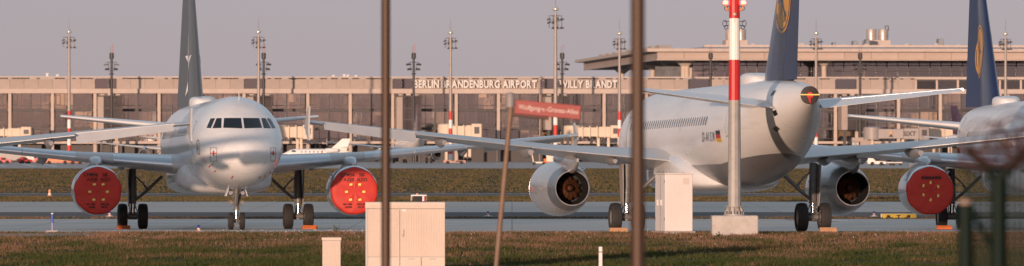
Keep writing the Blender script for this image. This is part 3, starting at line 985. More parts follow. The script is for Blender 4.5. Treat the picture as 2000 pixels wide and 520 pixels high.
for yy, zz, hh, ww, mm in ((-1.42, 2.72, .10, .05, M_TAGRED), (-1.20, 2.52, .08, .06, M_TAGRED), (-.50, 2.24, .12, .05, M_TAGRED), (.72, 2.24, .09, .06, M_TAGRED), (.98, 2.32, .08, .06, M_TAGRED), (1.22, 2.45, .10, .05, M_TAGRED), (1.42, 2.62, .09, .05, M_TAGRED),
                       (-1.32, 2.86, .12, .03, M_YEL), (1.36, 2.95, .12, .03, M_YEL), (-.62, 2.88, .03, .05, M_STEN), (.85, 2.88, .05, .03, M_STEN), (-1.34, 2.80, .05, .04, M_STEN)):
    front_patch(MB(), [(yy - ww / 2, zz), (yy + ww / 2, zz + .02), (yy + ww / 2 + .02, zz + hh), (yy - ww / 2 + .03, zz + hh)], .02, 2).ob('safety_tag', mm, AL)
MB().path([fpt(3.6, 0.0), (0, 3.72 - GEAR_X, 6.05)], [.02, .01], 6).ob('antenna', M_FAIR, AL)
# crane roundel beside the cockpit, on the aircraft's right cheek
def cheek(cx, cth, r, s_):
    mb = MB()
    mb.grid(lambda u, v: fpt(cx + r * (.90 + .1 * v) * math.cos(2 * math.pi * u), s_ * (cth + r * (.90 + .1 * v) * math.sin(2 * math.pi * u) / 1.95), .012), 32, 1)
    def st(pts, ww):
        for (a, b), (c, d) in zip(pts[:-1], pts[1:]):
            mb.grid(lambda u, v: fpt(cx + r * (a + (c - a) * u) + ww * (v - .5), s_ * (cth + r * (b + (d - b) * u) / 1.95), .012), 2, 1)
    st([(-.5, .0), (.0, .1), (.5, .4)], .07); st([(0, .1), (.15, -.3), (.45, -.5)], .07); st([(0, .1), (-.2, .5)], .05)
    return mb
for s_ in (-1, 1): cheek(3.0, math.radians(92), .36, s_).ob('roundel', M_STEN, AL)

# red engine covers
def engine_cover(root, side, txt, label):
    e = world_of(root, (side * ENG_Y, ENG_X - GEAR_X, ENG_Z))
    t = thing('engine_cover', label, 'engine cover', e, root.rotation_euler.z, 'red covers over the engine inlets')
    mb = MB()
    prof = [(.16, 1.070), (.07, 1.065), (-.02, 1.03), (-.045, .96), (-.055, .80), (-.06, .55), (-.055, .3), (-.05, .02)]
    rings = []
    for a, r in prof:
        ring = []
        for k in range(56):
            th = 2 * math.pi * k / 56
            wob = .010 * math.sin(7 * th + 3 * r) + .008 * math.sin(13 * th + r * 9)
            rr = r * (1 + (.012 * math.sin(9 * th) if r > 1.03 else 0))
            ring.append((rr * math.cos(th), a + wob * (1 if r < .99 else 0) + .02 * math.sin(2 * th + 1) * r - .01, rr * math.sin(th) * 1.0 - .025))
        rings.append(ring)
    mb.loft(rings)
    mb.ob('fabric', M_RED, t, 1.1)
    yk = -.10
    def put(s, size, x, z, bold=.012):
        o = obj('lettering', text_mesh(s, size, .002, M_STEN, bold, 'CENTER'), t, (x, yk, z))
        return o
    if txt:
        put('CFM56', .22, -.33, .62); put('5B', .22, .30, .62); put('A320', .22, -.27, .40); put('A321', .22, .34, .40)
        put('003 1980', .105, -.33, -.66, .02); put('60 840', .105, -.28, -.79, .02); put('0002 006', .105, .30, -.66, .02); put('400 90', .105, .27, -.79, .02)
        sq = [(-.17, .26), (.22, .26), (-.37, -.07), (.41, -.07), (-.19, -.42), (.23, -.42)]
    else:
        mb = MB()
        for k in range(6): mb.box(-.40 + .148 * k, -.40 + .148 * k + .115, yk - .01, yk, .50, .61)
        mb.ob('lettering', M_STEN, t)
        sq = [(.0, .34), (-.32, .20), (.34, .16), (-.32, -.20), (.34, -.24), (.0, -.43)]
    for k, (a, b) in enumerate(sq):
        rz_ = rnd.uniform(-.25, .25)
        q = MB().box(-.065, .065, -.006, .004, -.045, .045) if txt else MB().box(-.04, .04, -.006, .004, -.065, .065)
        o = q.ob('reflector', M_YEL, t, loc=(a, yk, b)); o.rotation_euler = (0, rz_, 0)
    return t
engine_cover(AL, -1, True, 'dark shaded red engine cover, leftmost of the red covers')
engine_cover(AL, 1, True, 'bright sunlit red engine cover behind the ribbed beige cabinet')
engine_cover(CL, -1, False, 'red engine cover with six yellow patches in a ring, above the yellow sign')
engine_cover(CL, 1, False, 'red engine cover past the right edge, on the far engine of the rightmost airliner')

# tail-outlet cover with yellow strap on the airliner seen from behind
t = thing('outlet_cover', 'round dark cover with red centre and yellow strap on the tail cone', 'cover', world_of(BL, (0, 37.47 - GEAR_X, 5.15)), BL.rotation_euler.z)
MB().lathe([(-.06, .345), (.02, .345), (.035, .30), (.03, .02)], 28, 'y').ob('disc', pm('cover_dark', (.03, .024, .022), .6, var=.2, scale=8, bump=.01, bscale=20), t, 0.8)
MB().lathe([(.034, .12), (.046, .11), (.048, .01)], 16, 'y').ob('centre_patch', pm('cover_red_patch', (.65, .05, .03), .5, var=.3, scale=9), t, 0.8)  # centre patch in its own mottled red
MB().box(-.36, .36, .048, .062, .00, .045).ob('strap', M_YEL, t)
MB().path([(.0, .05, -.05), (.02, .07, -.18), (-.02, .06, -.30)], [.05, .045, .02], 6).ob('tassel', M_TAGRED, t)

# registration and flag on the rear fuselage of the same airliner
reg = MB()
obj_reg = None
zreg = 3.55
for k, ch in enumerate('D-AISN'):
    me = text_mesh(ch, .52, .002, pm('reg_blue', (.05, .06, .12), .4), .01)
    xx = 25.2 + .40 * k
    w_, t_, b_ = fus(xx + .2)
    yy = w_ * math.sqrt(max(0, 1 - ((zreg + .2 - (t_ + b_) / 2) / ((t_ - b_) / 2)) ** 2))
    o = obj('registration_letter', me, BL, (yy + .035, xx - GEAR_X, zreg))
    o.rotation_euler = (0, 0, math.pi / 2 - .04)
for k, mm in enumerate((pm('flag_black', (.02, .02, .02), .4), pm('flag_red', (.5, .03, .03), .4), pm('flag_gold', (.75, .42, .03), .4))):
    z0 = zreg + .40 - .15 * k
    mb = MB()
    def fp(u, v):
        xx = 27.7 + .7 * u; z = z0 + .15 * (v - 1)
        w_, t_, b_ = fus(xx)
        return (w_ * math.sqrt(max(0, 1 - ((z - (t_ + b_) / 2) / ((t_ - b_) / 2)) ** 2)) + .012, xx - GEAR_X, z)
    mb.grid(fp, 3, 2).ob('flag_stripe', mm, BL)
# small access hatches and outflow grille on its tail
for x0, a0, mm in ((34.2, 52, M_GEAR), (34.6, 104, M_BLACK)):
    body_patch(MB(), x0, x0 + .35, math.radians(a0), math.radians(a0 + 13), .012, 2, 3).ob('hatch', mm, BL)
body_patch(MB(), 33.8, 34.25, math.radians(136), math.radians(147), .012, 3, 4).ob('outflow_grille', M_NOZ, BL)

# wheel chocks
def chock(root, lx, ly, m, label, w_=.62):
    p = world_of(root, (lx, ly, 0)); p.z = gz(p.y) + .012
    o = MB().loft([[(-w_ / 2, -.16, 0), (w_ / 2, -.16, 0), (w_ / 2, .16, 0), (-w_ / 2, .16, 0)], [(-w_ / 2, -.15, .05), (w_ / 2, -.15, .05), (w_ / 2, .15, .05), (-w_ / 2, .15, .05)], [(-w_ / 2 + .02, -.06, .17), (w_ / 2 - .02, -.06, .17), (w_ / 2 - .02, .10, .17), (-w_ / 2 + .02, .10, .17)]]).ob('wheel_chock', m, None, loc=p)
    o.rotation_euler = (0, 0, root.rotation_euler.z + (math.pi if root is BL else 0))
    return tag(o, label, 'wheel chock', 'wheel chocks')
chock(AL, -3.795 - .465, -.78, M_ORANGE, 'orange chock at the wheel under the dark shaded red cover')
chock(AL, 3.795 + .465, -.78, M_ORANGE, 'orange chock between an airliner wheel and the weed tuft', .7)
chock(BL, 3.795 + .465, .80, M_WOOD, 'pale wood chock at the lit wheel left of the white cabinet', .74)
chock(BL, -3.795 - .465, .80, M_WOOD, 'pale wood chock at the wheel beside the dark engine nacelle', .70)
chock(CL, -3.795 - .465, -.78, M_ORANGE, 'orange chock behind the red cover with a ring of yellow patches', .7)
chock(CL, -3.795 + .465, -.78, M_ORANGE, 'orange chock beside the green fence post', .4)

# ------------------------------------------------------------------ terminal
TD = 1450.0
TA = math.radians(4.0)
def lx(px, dep=0.0):
    # local x on a facade line dep metres behind the front, for a pixel column
    t = (px - 1000) / F
    c, s_ = math.cos(TA), math.sin(TA)
    # world: (X c - dep s, TD + X s + dep c)
    return (t * (TD + dep * c) + dep * s_) / (c - t * s_)
def dist(px, dep=0.0): return TD + lx(px, dep) * math.sin(TA) + dep * math.cos(TA)
def lz(py, px=1000, dep=0.0): return EYE - (py - HOR) * dist(px, dep) / F
T_STONE = pm('pier_stone', (0.37, 0.305, 0.27), 0.8, var=0.08, scale=0.5, orand=0.06)
T_TRIM = pm('pier_trim', (0.48, 0.40, 0.35), 0.75, var=0.08, scale=0.6)
T_DARK = pm('pier_dark_metal', (0.055, 0.050, 0.052), 0.5, var=0.15, scale=1)
T_INT = pm('interior_wall', (0.52, 0.44, 0.35), 0.8, var=0.35, scale=0.3, orand=0.3)
T_BLIND = pm('roller_blind', (0.60, 0.54, 0.47), 0.8, var=0.1, orand=0.25)
T_FLOOR = pm('interior_floor', (0.20, 0.17, 0.15), 0.7, var=0.2)
T_ROOF = pm('roof_metal', (0.40, 0.38, 0.38), 0.5, metal=0.2, var=0.1, scale=0.2)
T_FASC = pm('fascia_panel', (0.45, 0.37, 0.33), 0.6, var=0.06, scale=0.3, orand=0.05)
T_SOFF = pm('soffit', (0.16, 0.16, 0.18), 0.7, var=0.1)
T_COL = pm('column_concrete', (0.56, 0.47, 0.40), 0.8, var=0.08)
T_SIGN = pm('sign_letter_white', (0.66, 0.63, 0.59), 0.5, var=0.05)
def glass_mat(name, tint, refl, rough=0.06):
    m = bpy.data.materials.new(name); m.use_nodes = True
    t = m.node_tree; t.nodes.clear(); L = t.links.new
    out = t.nodes.new('ShaderNodeOutputMaterial')
    tr = t.nodes.new('ShaderNodeBsdfTransparent'); gl = t.nodes.new('ShaderNodeBsdfGlossy'); mx = t.nodes.new('ShaderNodeMixShader')
    oi = t.nodes.new('ShaderNodeObjectInfo')
    r = t.nodes.new('ShaderNodeMapRange'); r.inputs[3].default_value = .38; r.inputs[4].default_value = 1.2
    L(oi.outputs['Random'], r.inputs[0])
    v = t.nodes.new('ShaderNodeVectorMath'); v.operation = 'SCALE'; v.inputs[0].default_value = tint
    L(r.outputs[0], v.inputs['Scale']); L(v.outputs[0], tr.inputs[0])
    gl.inputs[0].default_value = (.78, .82, .88, 1); gl.inputs[1].default_value = rough
    tc = t.nodes.new('ShaderNodeTexCoord'); n = t.nodes.new('ShaderNodeTexNoise'); n.inputs['Scale'].default_value = .45; n.inputs['Detail'].default_value = 2
    L(tc.outputs['Object'], n.inputs['Vector'])
    bu = t.nodes.new('ShaderNodeBump'); bu.inputs['Distance'].default_value = .006; bu.inputs['Strength'].default_value = .5
    L(n.outputs[0], bu.inputs['Height']); L(bu.outputs[0], gl.inputs['Normal'])
    mx.inputs[0].default_value = refl
    L(tr.outputs[0], mx.inputs[1]); L(gl.outputs[0], mx.inputs[2]); L(mx.outputs[0], out.inputs[0])
    return m
G_PIER = glass_mat('pier_glass', (.86, .80, .72), .25)
G_HALL = glass_mat('hall_glass', (.62, .59, .57), .22)
G_DARK = glass_mat('dark_glass', (.20, .22, .27), .26)

pier = thing('terminal_pier', 'long low stone and glass airport pier across the background', 'building', (0, TD, 0), TA)
zc = lambda py: EYE - (py - HOR) * TD / F
Z_TOP, Z_PAR0, Z_COR0, Z_G1, Z_S1, Z_S1b, Z_S2, Z_S2b, Z_G3, Z_CAN = zc(150), zc(174.5), zc(183), zc(184), zc(213), zc(218), zc(249), zc(254), zc(276), zc(281)
XL, XR = lx(-140), lx(2160)
PER = 32.3; NAR = 4.65; BAY = (PER - NAR) / 3
X0 = lx(185.6)
cols = []
k0 = int((XL - X0) / PER) - 1
while X0 + k0 * PER < XR:
    a = X0 + k0 * PER
    cols += [a, a + NAR, a + NAR + BAY, a + NAR + 2 * BAY]
    k0 += 1
cols = [c for c in cols if XL <= c <= XR]
# shell: back wall, slabs, roof
MB().box(XL, XR, 9.0, 9.6, 0, Z_PAR0).ob('back_wall', T_INT, pier)
MB().box(XL, XR, .5, 40, Z_TOP - .9, Z_TOP - .3).ob('roof', T_ROOF, pier)
MB().box(XL, XR, -.55, .6, Z_TOP - .28, Z_TOP).ob('parapet_cap', T_TRIM, pier)
MB().box(XL, XR, -.9, 9.0, Z_COR0, Z_PAR0 + .05).ob('cornice', T_TRIM, pier)
MB().box(XL, XR, .35, 9.0, Z_S1b, Z_S1).ob('floor_slab', T_DARK, pier)
for za, zb_ in ((Z_S1b, Z_S1), (Z_S2b, Z_S2)): MB().box(XL, XR, .05, .33, za, zb_).ob('spandrel', T_DARK, pier)
MB().box(XL, XR, .35, 9.0, Z_S2b, Z_S2).ob('floor_slab', T_DARK, pier)
MB().box(XL, XR, -2.2, 9.0, Z_CAN, Z_G3 - .02).ob('canopy', T_TRIM, pier)
MB().box(XL, XR, 3.2, 3.6, 0.0, Z_CAN).ob('ground_floor_wall', T_DARK, pier)
MB().box(XL, XR, .1, .5, Z_PAR0 + .05, Z_TOP - .9).ob('parapet_core', T_DARK, pier)
louv = MB()
colm = cached('pcol', lambda: MB().bbox(-.36, .36, -.62, .42, 0, Z_COR0 - .01, .05).mesh('column', T_TRIM))
mulm = cached('pmul', lambda: MB().box(-.20, .20, -.06, .32, Z_G3, Z_COR0 - .01).mesh('mullion', T_DARK))
allc = sorted(cols)
rows = ((Z_S1, Z_COR0 - .02), (Z_S2, Z_S1b), (Z_G3, Z_S2b))
def pane_mesh(w_, h, m):
    return cached(('pane', round(w_, 2), round(h, 2), m.name), lambda: MB().box(0, w_, 0, .05, 0, h).mesh('window_pane', m))
ventm = {}
def frame_mesh(w_, h, b=.12):
    return cached(('frame', round(w_, 2), round(h, 2), b), lambda: MB().box(0, w_, 0, .1, 0, b).box(0, w_, 0, .1, h - b, h).box(0, b, 0, .1, b, h - b).box(w_ - b, w_, 0, .1, b, h - b).mesh('vent_frame', T_DARK))
for i, c in enumerate(allc):
    obj('column', colm, pier, (c, 0, 0))
    if i + 1 >= len(allc): break
    n = allc[i + 1]; wd = n - c
    narrow = wd < 6
    nx = 1 if narrow else 2
    # parapet
    if narrow:
        obj('window_pane', pane_mesh(wd - .3, Z_TOP - .45 - Z_PAR0 - .15, G_DARK), pier, (c + .15, -.05, Z_PAR0 + .15))
    else:
        for q in range(3):
            pw = wd / 3
            obj('parapet_panel', cached(('ppan', round(pw, 2)), lambda: MB().bbox(.012, pw - .012, -.12, .1, 0, Z_TOP - .55 - Z_PAR0 - .06, .03).mesh('parapet_panel', T_STONE)), pier, (c + q * pw, 0, Z_PAR0 + .06))
        for q in range(11):
            if rnd.random() < .62: louv.box(c + .4 + q * (wd - .8) / 11, c + .4 + (q + .66) * (wd - .8) / 11, -.2, .0, Z_TOP - .52, Z_TOP - .30)
    for q in range(nx):
        a = c + .44 + q * (wd - .88) / nx; b = c + .44 + (q + 1) * (wd - .88) / nx
        if q: obj('mullion', mulm, pier, (a, 0, 0))
        for z0, z1 in rows:
            obj('window_pane', pane_mesh(b - a - .3, z1 - z0 - .06, G_PIER), pier, (a + .15, .12, z0 + .03))
            if not narrow:
                for fr_ in (.5,): obj('glazing_bar', cached(('gbar', round(z1 - z0, 2)), lambda: MB().box(-.045, .045, .02, .11, 0, z1 - z0 - .06).mesh('glazing_bar', T_DARK)), pier, (a + (b - a) * fr_, 0, z0 + .03))
                obj('glazing_bar', cached(('gbarh', round(b - a, 2)), lambda: MB().box(0, b - a - .3, .0, .10, -.06, .06).mesh('glazing_bar', T_DARK)), pier, (a + .15, 0, z0 + (z1 - z0) * .22))
            if rnd.random() < .62:
                hb_ = (z1 - z0) * rnd.choice((.25, .4, .55, .8)); sp_ = (b - a - .4) * rnd.choice((1.0, 1.0, .5))
                MB().box(a + .2, a + .2 + sp_, .45, .48, z1 - hb_, z1 - .08).ob('blind', T_BLIND, pier)
        if not narrow:
            for z0, z1 in rows[:2]:
                fw = 1.05; fx = a + .2 if q == 0 else b - .2 - fw
                obj('vent_frame', frame_mesh(fw, (z1 - z0) * .66), pier, (fx, .0, z0 + (z1 - z0) * .26))
    # rooms behind the glass: furniture, blinds and partitions at uneven depth
    for z0, z1 in rows:
        for q in range(4):
            if rnd.random() < .8:
                a = c + rnd.uniform(.5, wd - 2.0); hh = (z1 - z0) * rnd.choice((.3, .45, .62, .9))
                dd = rnd.uniform(2, 8)
                MB().box(a, a + rnd.uniform(.8, 2.6), dd, dd + .4, z0 + .01, z0 + hh).ob('partition', T_INT if rnd.random() < .65 else T_DARK, pier)
stuff(louv.ob('louvre_strip', T_DARK, pier))
stair_x = [a for i, a in enumerate(allc[:-1]) if allc[i + 1] - a < 6]
for a in stair_x:
    o = MB().box(a + .5, a + 1.8, -7.5, -.8, zc(254), zc(190)).ob('link_tower', T_STONE, pier)
    MB().box(a + 1.85, a + 5.9, -7.2, -.9, zc(254), zc(191)).ob('glazed_bay', pm('link_glass', (.05, .045, .045), .12, var=.5, scale=.25, spec=.8, coat=.5), o)
    for k in range(3):
        MB().box(a + 1.85 + k * 1.95, a + 1.95 + k * 1.95, -7.3, -7.21, zc(254), zc(191)).ob('mullion', T_DARK, o)
    for zq in (212, 234): MB().box(a + 1.86, a + 5.88, -7.28, -7.215, zc(zq) - .1, zc(zq) + .1).ob('transom', T_DARK, o)
    MB().box(a + .3, a + 6.1, -7.7, -.85, zc(190) + .02, zc(187.5)).ob('cap', T_DARK, o)
    for s_ in (1.0, 5.2): MB().box(a + s_, a + s_ + .6, -6.5, -5.9, 0, zc(254) - .01).ob('leg', T_DARK, o)
    for k in range(3): MB().bbox(a + 1.0 + k * 1.7, a + 2.0 + k * 1.7, -5, -3.6, zc(187.5) + .01, zc(184.6) + .25 * (k == 1), .08).ob('roof_unit', T_TRIM, o)
# roof clutter
for px, h in ((92, .9), (112, .6), (652, .5), (673, .7), (680, .6), (696, .5)):
    MB().box(-.22, .22, 2, 2.4, 0, h).box(-.32, .32, 1.9, 2.5, h, h + .12).ob('roof_vent', T_SIGN, pier, loc=(lx(px), 0, Z_TOP - .3))

# airport name in free-standing letters
sg = thing('name_sign', 'white free-standing letters spelling the airport name along the pier parapet', 'sign', (0, TD, 0), TA)
def letters(s, px0, px1, zbot, hgt):
    ms = []
    for ch in s:
        if ch == ' ': ms.append(None); continue
        me = text_mesh(ch, 2.1, .16, T_SIGN, .032)
        v = np.array([q.co[:] for q in me.vertices]); ms.append((me, v[:, 0].min(), v[:, 0].max()))
    gap, sp = .17, .62
    tot = sum(sp if m is None else m[2] - m[1] + gap for m in ms)
    x0, x1 = lx(px0), lx(px1); k = (x1 - x0) / tot
    x = x0
    for m in ms:
        if m is None: x += sp * k; continue
        o = obj('letter', m[0], sg, (x - m[1] * k, -.95, zbot)); o.scale = (k, 1, hgt / 1.48)
        x += (m[2] - m[1] + gap) * k
    rl = MB()
    for z in (zbot - .12, zbot + hgt + .02): rl.box(x0 - .5, x1 + 1.5, -.78, -.70, z, z + .10)
    rl.ob('rail', T_TRIM, sg)
    q = x0
    while q < x1:
        MB().box(q, q + .1, -.70, -.13, zbot - .6, zbot - .5).box(q, q + .1, -.69, -.6, zbot - .5, zbot - .12).ob('bracket', T_TRIM, sg); q += 4.6
zl = zc(171.5)
letters('BERLIN BRANDENBURG AIRPORT', 808, 1049, zl, zc(157.5) - zl)
letters('WILLY BRANDT', 1092, 1206, zl, zc(157.5) - zl)

# main hall with the big flat roof
hall = thing('terminal_hall', 'main terminal hall under a wide flat overhanging roof behind the pier', 'building', (0, TD, 0), TA)
HD = 80.0
hz = lambda py, px=1600, dep=HD: EYE - (py - HOR) * dist(px, dep) / F
HXL = lx(1284, HD); HXR = lx(2260, HD); HB = HD + 205
zf0, zf1 = hz(118, 1284), hz(101.5, 1284)
pl = MB().box(HXL - 2.6, HXR, HD - 2.6, HB + 2.6, zf1 + .02, zf1 + .75); pl.ob('roof_plate', T_TRIM, hall)
up = MB().loft([[(HXL + 6, HD + 6, zf1 + .76), (HXR, HD + 6, zf1 + .76), (HXR, HB - 6, zf1 + .76), (HXL + 6, HB - 6, zf1 + .76)], [(HXL + 14, HD + 14, zf1 + 1.5), (HXR, HD + 14, zf1 + 1.5), (HXR, HB - 14, zf1 + 1.5), (HXL + 14, HB - 14, zf1 + 1.5)]])
up.ob('upper_roof', T_ROOF, hall)
MB().box(HXL + 12, HXR, HD + 12, HD + 13.5, zf1 + 1.2, zf1 + 1.8).ob('roof_upstand', T_TRIM, hall)
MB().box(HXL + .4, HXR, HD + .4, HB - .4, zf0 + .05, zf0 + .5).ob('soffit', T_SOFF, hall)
x = HXL; n = 0
while x < HXR:
    x2 = min(x + 6.2, HXR)
    obj('fascia_panel', cached(('fas', round(x2 - x, 2)), lambda: MB().bbox(.02, x2 - x - .02, 0, .3, 0, zf1 - zf0 - .3, .04).mesh('fascia_panel', T_FASC)), hall, (x, HD, zf0 + .3)); x = x2
MB().box(HXL - .2, HXR, HD - .35, HD + .32, zf0, zf0 + .27).ob('fascia_lip', T_TRIM, hall)
y = HD
while y < HB:
    obj('fascia_panel', cached('fasside', lambda: MB().bbox(0, .3, .02, 6.18, 0, zf1 - zf0, .04).mesh('fascia_panel', T_FASC)), hall, (HXL - .01, y + .35, zf0)); y += 6.2
# columns with flared heads
def hall_col():
    mb = MB().lathe([(0, .62), (zf0 - 1.6, .58), (zf0 - 1.2, .62), (zf0 + .1, 2.3)], 10, 'z')
    return mb.mesh('column', T_COL, 0.5)
hc = cached('hallcol', hall_col)
for k in range(5): obj('column', hc, hall, (HXL + 8, HD + 12 + k * 43.75, 0))
for px in (1610, 1335): obj('column', hc, hall, (lx(px, HD + 12), HD + 12.3, 0))
# hall glazing, set back under the roof
GD = HD + 26
gx0 = lx(1352, GD)
xx = gx0; kk = 0
while xx < HXR:
    obj('window_pane', pane_mesh(4.9, zf0 - hz(151, 1600, GD) + 5, G_HALL), hall, (xx + .1, GD, hz(151, 1600, GD) - 5))
    obj('mullion', cached('hmul', lambda: MB().box(-.09, .09, -.25, 0, 0, zf0).mesh('mullion', T_DARK)), hall, (xx, GD, 0))
    if kk % 4 == 0: MB().box(-.5, .5, 0, .8, 0, zf0).ob('pier_column', T_COL if kk % 8 == 0 else T_DARK, hall, loc=(xx, GD + 1.5, 0))
    if rnd.random() < .5: MB().box(xx + .4, xx + rnd.uniform(2, 4.6), GD + 4, GD + 4.5, 0, rnd.choice((16.5, 18, 19.5))).ob('partition', T_INT, hall)
    obj('mullion', cached('hmul2', lambda: MB().box(-.06, .06, -.2, 0, 0, zf0).mesh('mullion', T_DARK)), hall, (xx + 2.55, GD, 0))
    xx += 5.1; kk += 1
for py in (128, 139): MB().box(gx0, HXR, GD - .3, GD - .06, hz(py, 1600, GD) - .08, hz(py, 1600, GD) + .08).ob('transom', T_DARK, hall)
MB().box(gx0, HXR, GD + 30, GD + 31, 0, zf0).ob('back_wall', T_INT, hall)
for px0, px1, dep in ((1280, 1330, 130), (1300, 1350, 108)):
    MB().box(lx(px0, dep), lx(px1, dep), dep, dep + .6, 0, hz(130, 1300, dep)).ob('glass_screen', pm('screen_grey', (.16, .17, .19), .25, var=.3, scale=.4, spec=.7), hall)
# roof plant
def tank(px, py0, py1, wpx, dep=HD + 40):
    r = wpx / 2 * dist(px, dep) / F
    z0, z1 = EYE - (py0 - HOR) * dist(px, dep) / F, EYE - (py1 - HOR) * dist(px, dep) / F
    m = pm('tank_steel', (.50, .42, .37), .42, metal=.45, var=.12, scale=.6)
    o = MB().lathe([(zf1 + 1.45, r * .7), (z0, r * .7), (z0, r), (z0 + (z1 - z0) * .33, r), (z0 + (z1 - z0) * .34, r * 1.03), (z0 + (z1 - z0) * .4, r * 1.03), (z0 + (z1 - z0) * .41, r), (z1 - .15, r), (z1, r * .93), (z1, .01)], 24, 'z').ob('roof_tank', m, hall, 0.6, loc=(lx(px, dep), dep, 0))
    return o
for px in (1702, 1725, 1427, 1447): tank(px, 78, 57, 20)
MB().box(lx(1690, HD + 38), lx(1737, HD + 38), HD + 36, HD + 44, zf1 + 1.4, hz(79, 1700, HD + 40)).ob('tank_plinth', T_TRIM, hall)
MB().box(lx(1416, HD + 38), lx(1458, HD + 38), HD + 36, HD + 44, zf1 + 1.4, hz(79, 1437, HD + 40)).ob('tank_plinth', T_TRIM, hall)
MB().path([(lx(1729, HD + 40), HD + 40, hz(58, 1729, HD + 40)), (lx(1729, HD + 40), HD + 40, hz(51, 1729, HD + 40)), (lx(1735, HD + 40), HD + 40, hz(51, 1735, HD + 40)), (lx(1735, HD + 40), HD + 40, hz(60, 1735, HD + 40))], .12, 6).ob('vent_pipe', T_DARK, hall)
for px, py, wp in ((1669, 80, 9), (1693, 77, 8), (1836, 76, 10), (1628, 83, 6), (1960, 80, 14), (1885, 88, 6)):
    MB().bbox(lx(px - wp / 2, HD + 30), lx(px + wp / 2, HD + 30), HD + 28, HD + 32, zf1 + 1.3, hz(py, px, HD + 30), .1).ob('roof_unit', pm('roof_unit_grey', (.22, .24, .26), .5, var=.3, scale=.5), hall)
for k in range(9):
    y = HD + 16 + k * 20
    MB().prism([(y, zf1 + .74), (y + 13, zf1 + .74), (y + 11, zf1 + 1.9), (y + 2, zf1 + 1.9)], HXL + 2, HXL + 5).ob('skylight', T_TRIM, hall)
rnd2 = random.Random(3)
for k in range(16):
    px = rnd2.uniform(1440, 1990); h = rnd2.uniform(.4, .9)
    MB().box(-.5, .5, 0, 1, 0, h).ob('roof_hood', T_ROOF, hall, loc=(lx(px, HD + 14), HD + 15 + rnd2.uniform(0, 8), zf1 + 1.45))

# upper-level windows right of the hall corner, in front of the parapet
wr = thing('office_block', 'glazed office storey set into the pier parapet right of the blue fin', 'building', (0, TD, 0), TA)
for k in range(6):
    a = lx(1788 + k * 41); b = lx(1788 + (k + 1) * 41)
    MB().box(a + .25, b - .25, -.52, -.40, zc(177), zc(158)).ob('window_pane', pm('office_glass', (.035, .035, .04), .10, var=.3, spec=.8, coat=.4, orand=.5), wr)
    MB().box(a - .22, a + .22, -.80, -.36, zc(178) + .3, zc(156)).ob('post', T_TRIM, wr)
MB().box(lx(1786), lx(2040), -.38, -.15, zc(178) + .3, zc(155)).ob('wall', T_DARK, wr)
MB().box(lx(1786), lx(2040), -.95, -.16, zc(155) + .01, zc(151)).ob('cap', T_TRIM, wr)

# ------------------------------------------------------------------ floodlight masts
M_POLE = pm('mast_galvanised', (0.36, 0.31, 0.28), 0.55, metal=0.3, var=0.12, scale=1)
M_MRED = pm('mast_red', (0.55, 0.05, 0.04), 0.55, var=0.1, scale=2)
M_MWHITE = pm('mast_white', (0.78, 0.74, 0.71), 0.55, var=0.08, scale=2)
M_FIX = pm('flood_fixture', (0.13, 0.125, 0.125), 0.45, metal=0.4, var=0.2)
M_LENS = pm('flood_lens', (0.70, 0.66, 0.58), 0.15, metal=0.6, var=0.1)
M_DARKP = pm('dark_pole', (0.045, 0.042, 0.042), 0.5, var=0.15)
def flood_tall(label, px, d, H=27.2):
    x = wx(px, d)
    t = thing('light_mast', label, 'light mast', (x, d, gz(d)), 0, 'tall apron floodlight masts')
    R = lambda z: .43 - .2 * z / H
    MB().path([(0, 0, 10.7), (0, 0, H - .8)], [R(10.7), R(H)], 12).ob('shaft', M_POLE, t, 0.8)
    zs = [0.0, 2.2, 4.3, 6.2, 7.7, 9.2, 10.7]
    zs = [0, 1.8, 3.6, 5.3, 7.1, 8.9, 10.7]
    for k in range(6): MB().path([(0, 0, zs[k]), (0, 0, zs[k + 1])], [R(zs[k]) + .005, R(zs[k + 1]) + .005], 12).ob('painted_band', M_MRED if k % 2 else M_MWHITE, t, 0.8)
    MB().lathe([(H - .5, .22), (H - .35, .50), (H - .05, .56), (H + .2, .42), (H + .35, .03)], 18, 'z').ob('crown', M_LENS, t, 0.8)
    MB().tube((0, 0, H + .55), (0, 0, H + 3.0), .05, .02, 6).ob('lightning_rod', M_FIX, t)
    fr = MB()
    for a in range(4):
        th = a * math.pi / 2 + .35
        c, s_ = math.cos(th), math.sin(th)
        fr.path([(.2 * c, .2 * s_, H - 1.3), (1.15 * c, 1.15 * s_, H - 1.3), (1.15 * c, 1.15 * s_, H - 3.4)], .08, 6)
        fr.path([(.2 * c, .2 * s_, H - 2.3), (1.15 * c, 1.15 * s_, H - 2.1)], .05, 6)
    fr.ob('lamp_frame', M_FIX, t)
    for a in range(4):
        th = a * math.pi / 2 + .35
        for q, z in enumerate((H - 1.9, H - 2.5, H - 3.4)):
            c, s_ = math.cos(th), math.sin(th)
            if (a + q) % 3 == 1: continue
            o = MB().loft([[(-.36, -.22, -.08), (.36, -.22, -.08), (.36, .22, -.08), (-.36, .22, -.08)], [(-.22, -.12, .16), (.22, -.12, .16), (.22, .12, .16), (-.22, .12, .16)]]).ob('floodlight', M_FIX, t, loc=(1.2 * c, 1.2 * s_, z))
            o.rotation_euler = (.35 * (1 if q else -.4), .15 * a, th)
    return t
TALL = [(135, 1374), (505, 1374), (880, 1385), (1085, 1145), (1210, 1395), (1594, 1395), (1964, 1400)]
TL = ['tall floodlight mast nearest the left edge', 'tall floodlight mast above the nose of the airliner facing us', 'tall floodlight mast in front of the first name on the parapet',
      'tallest floodlight mast, between the two parts of the airport name', 'tall floodlight mast at the end of the last sign word', 'tall floodlight mast right of the amber-disc tail', 'tall floodlight mast nearest the right edge']
for (px, d), lb in zip(TALL, TL): flood_tall(lb, px, d)
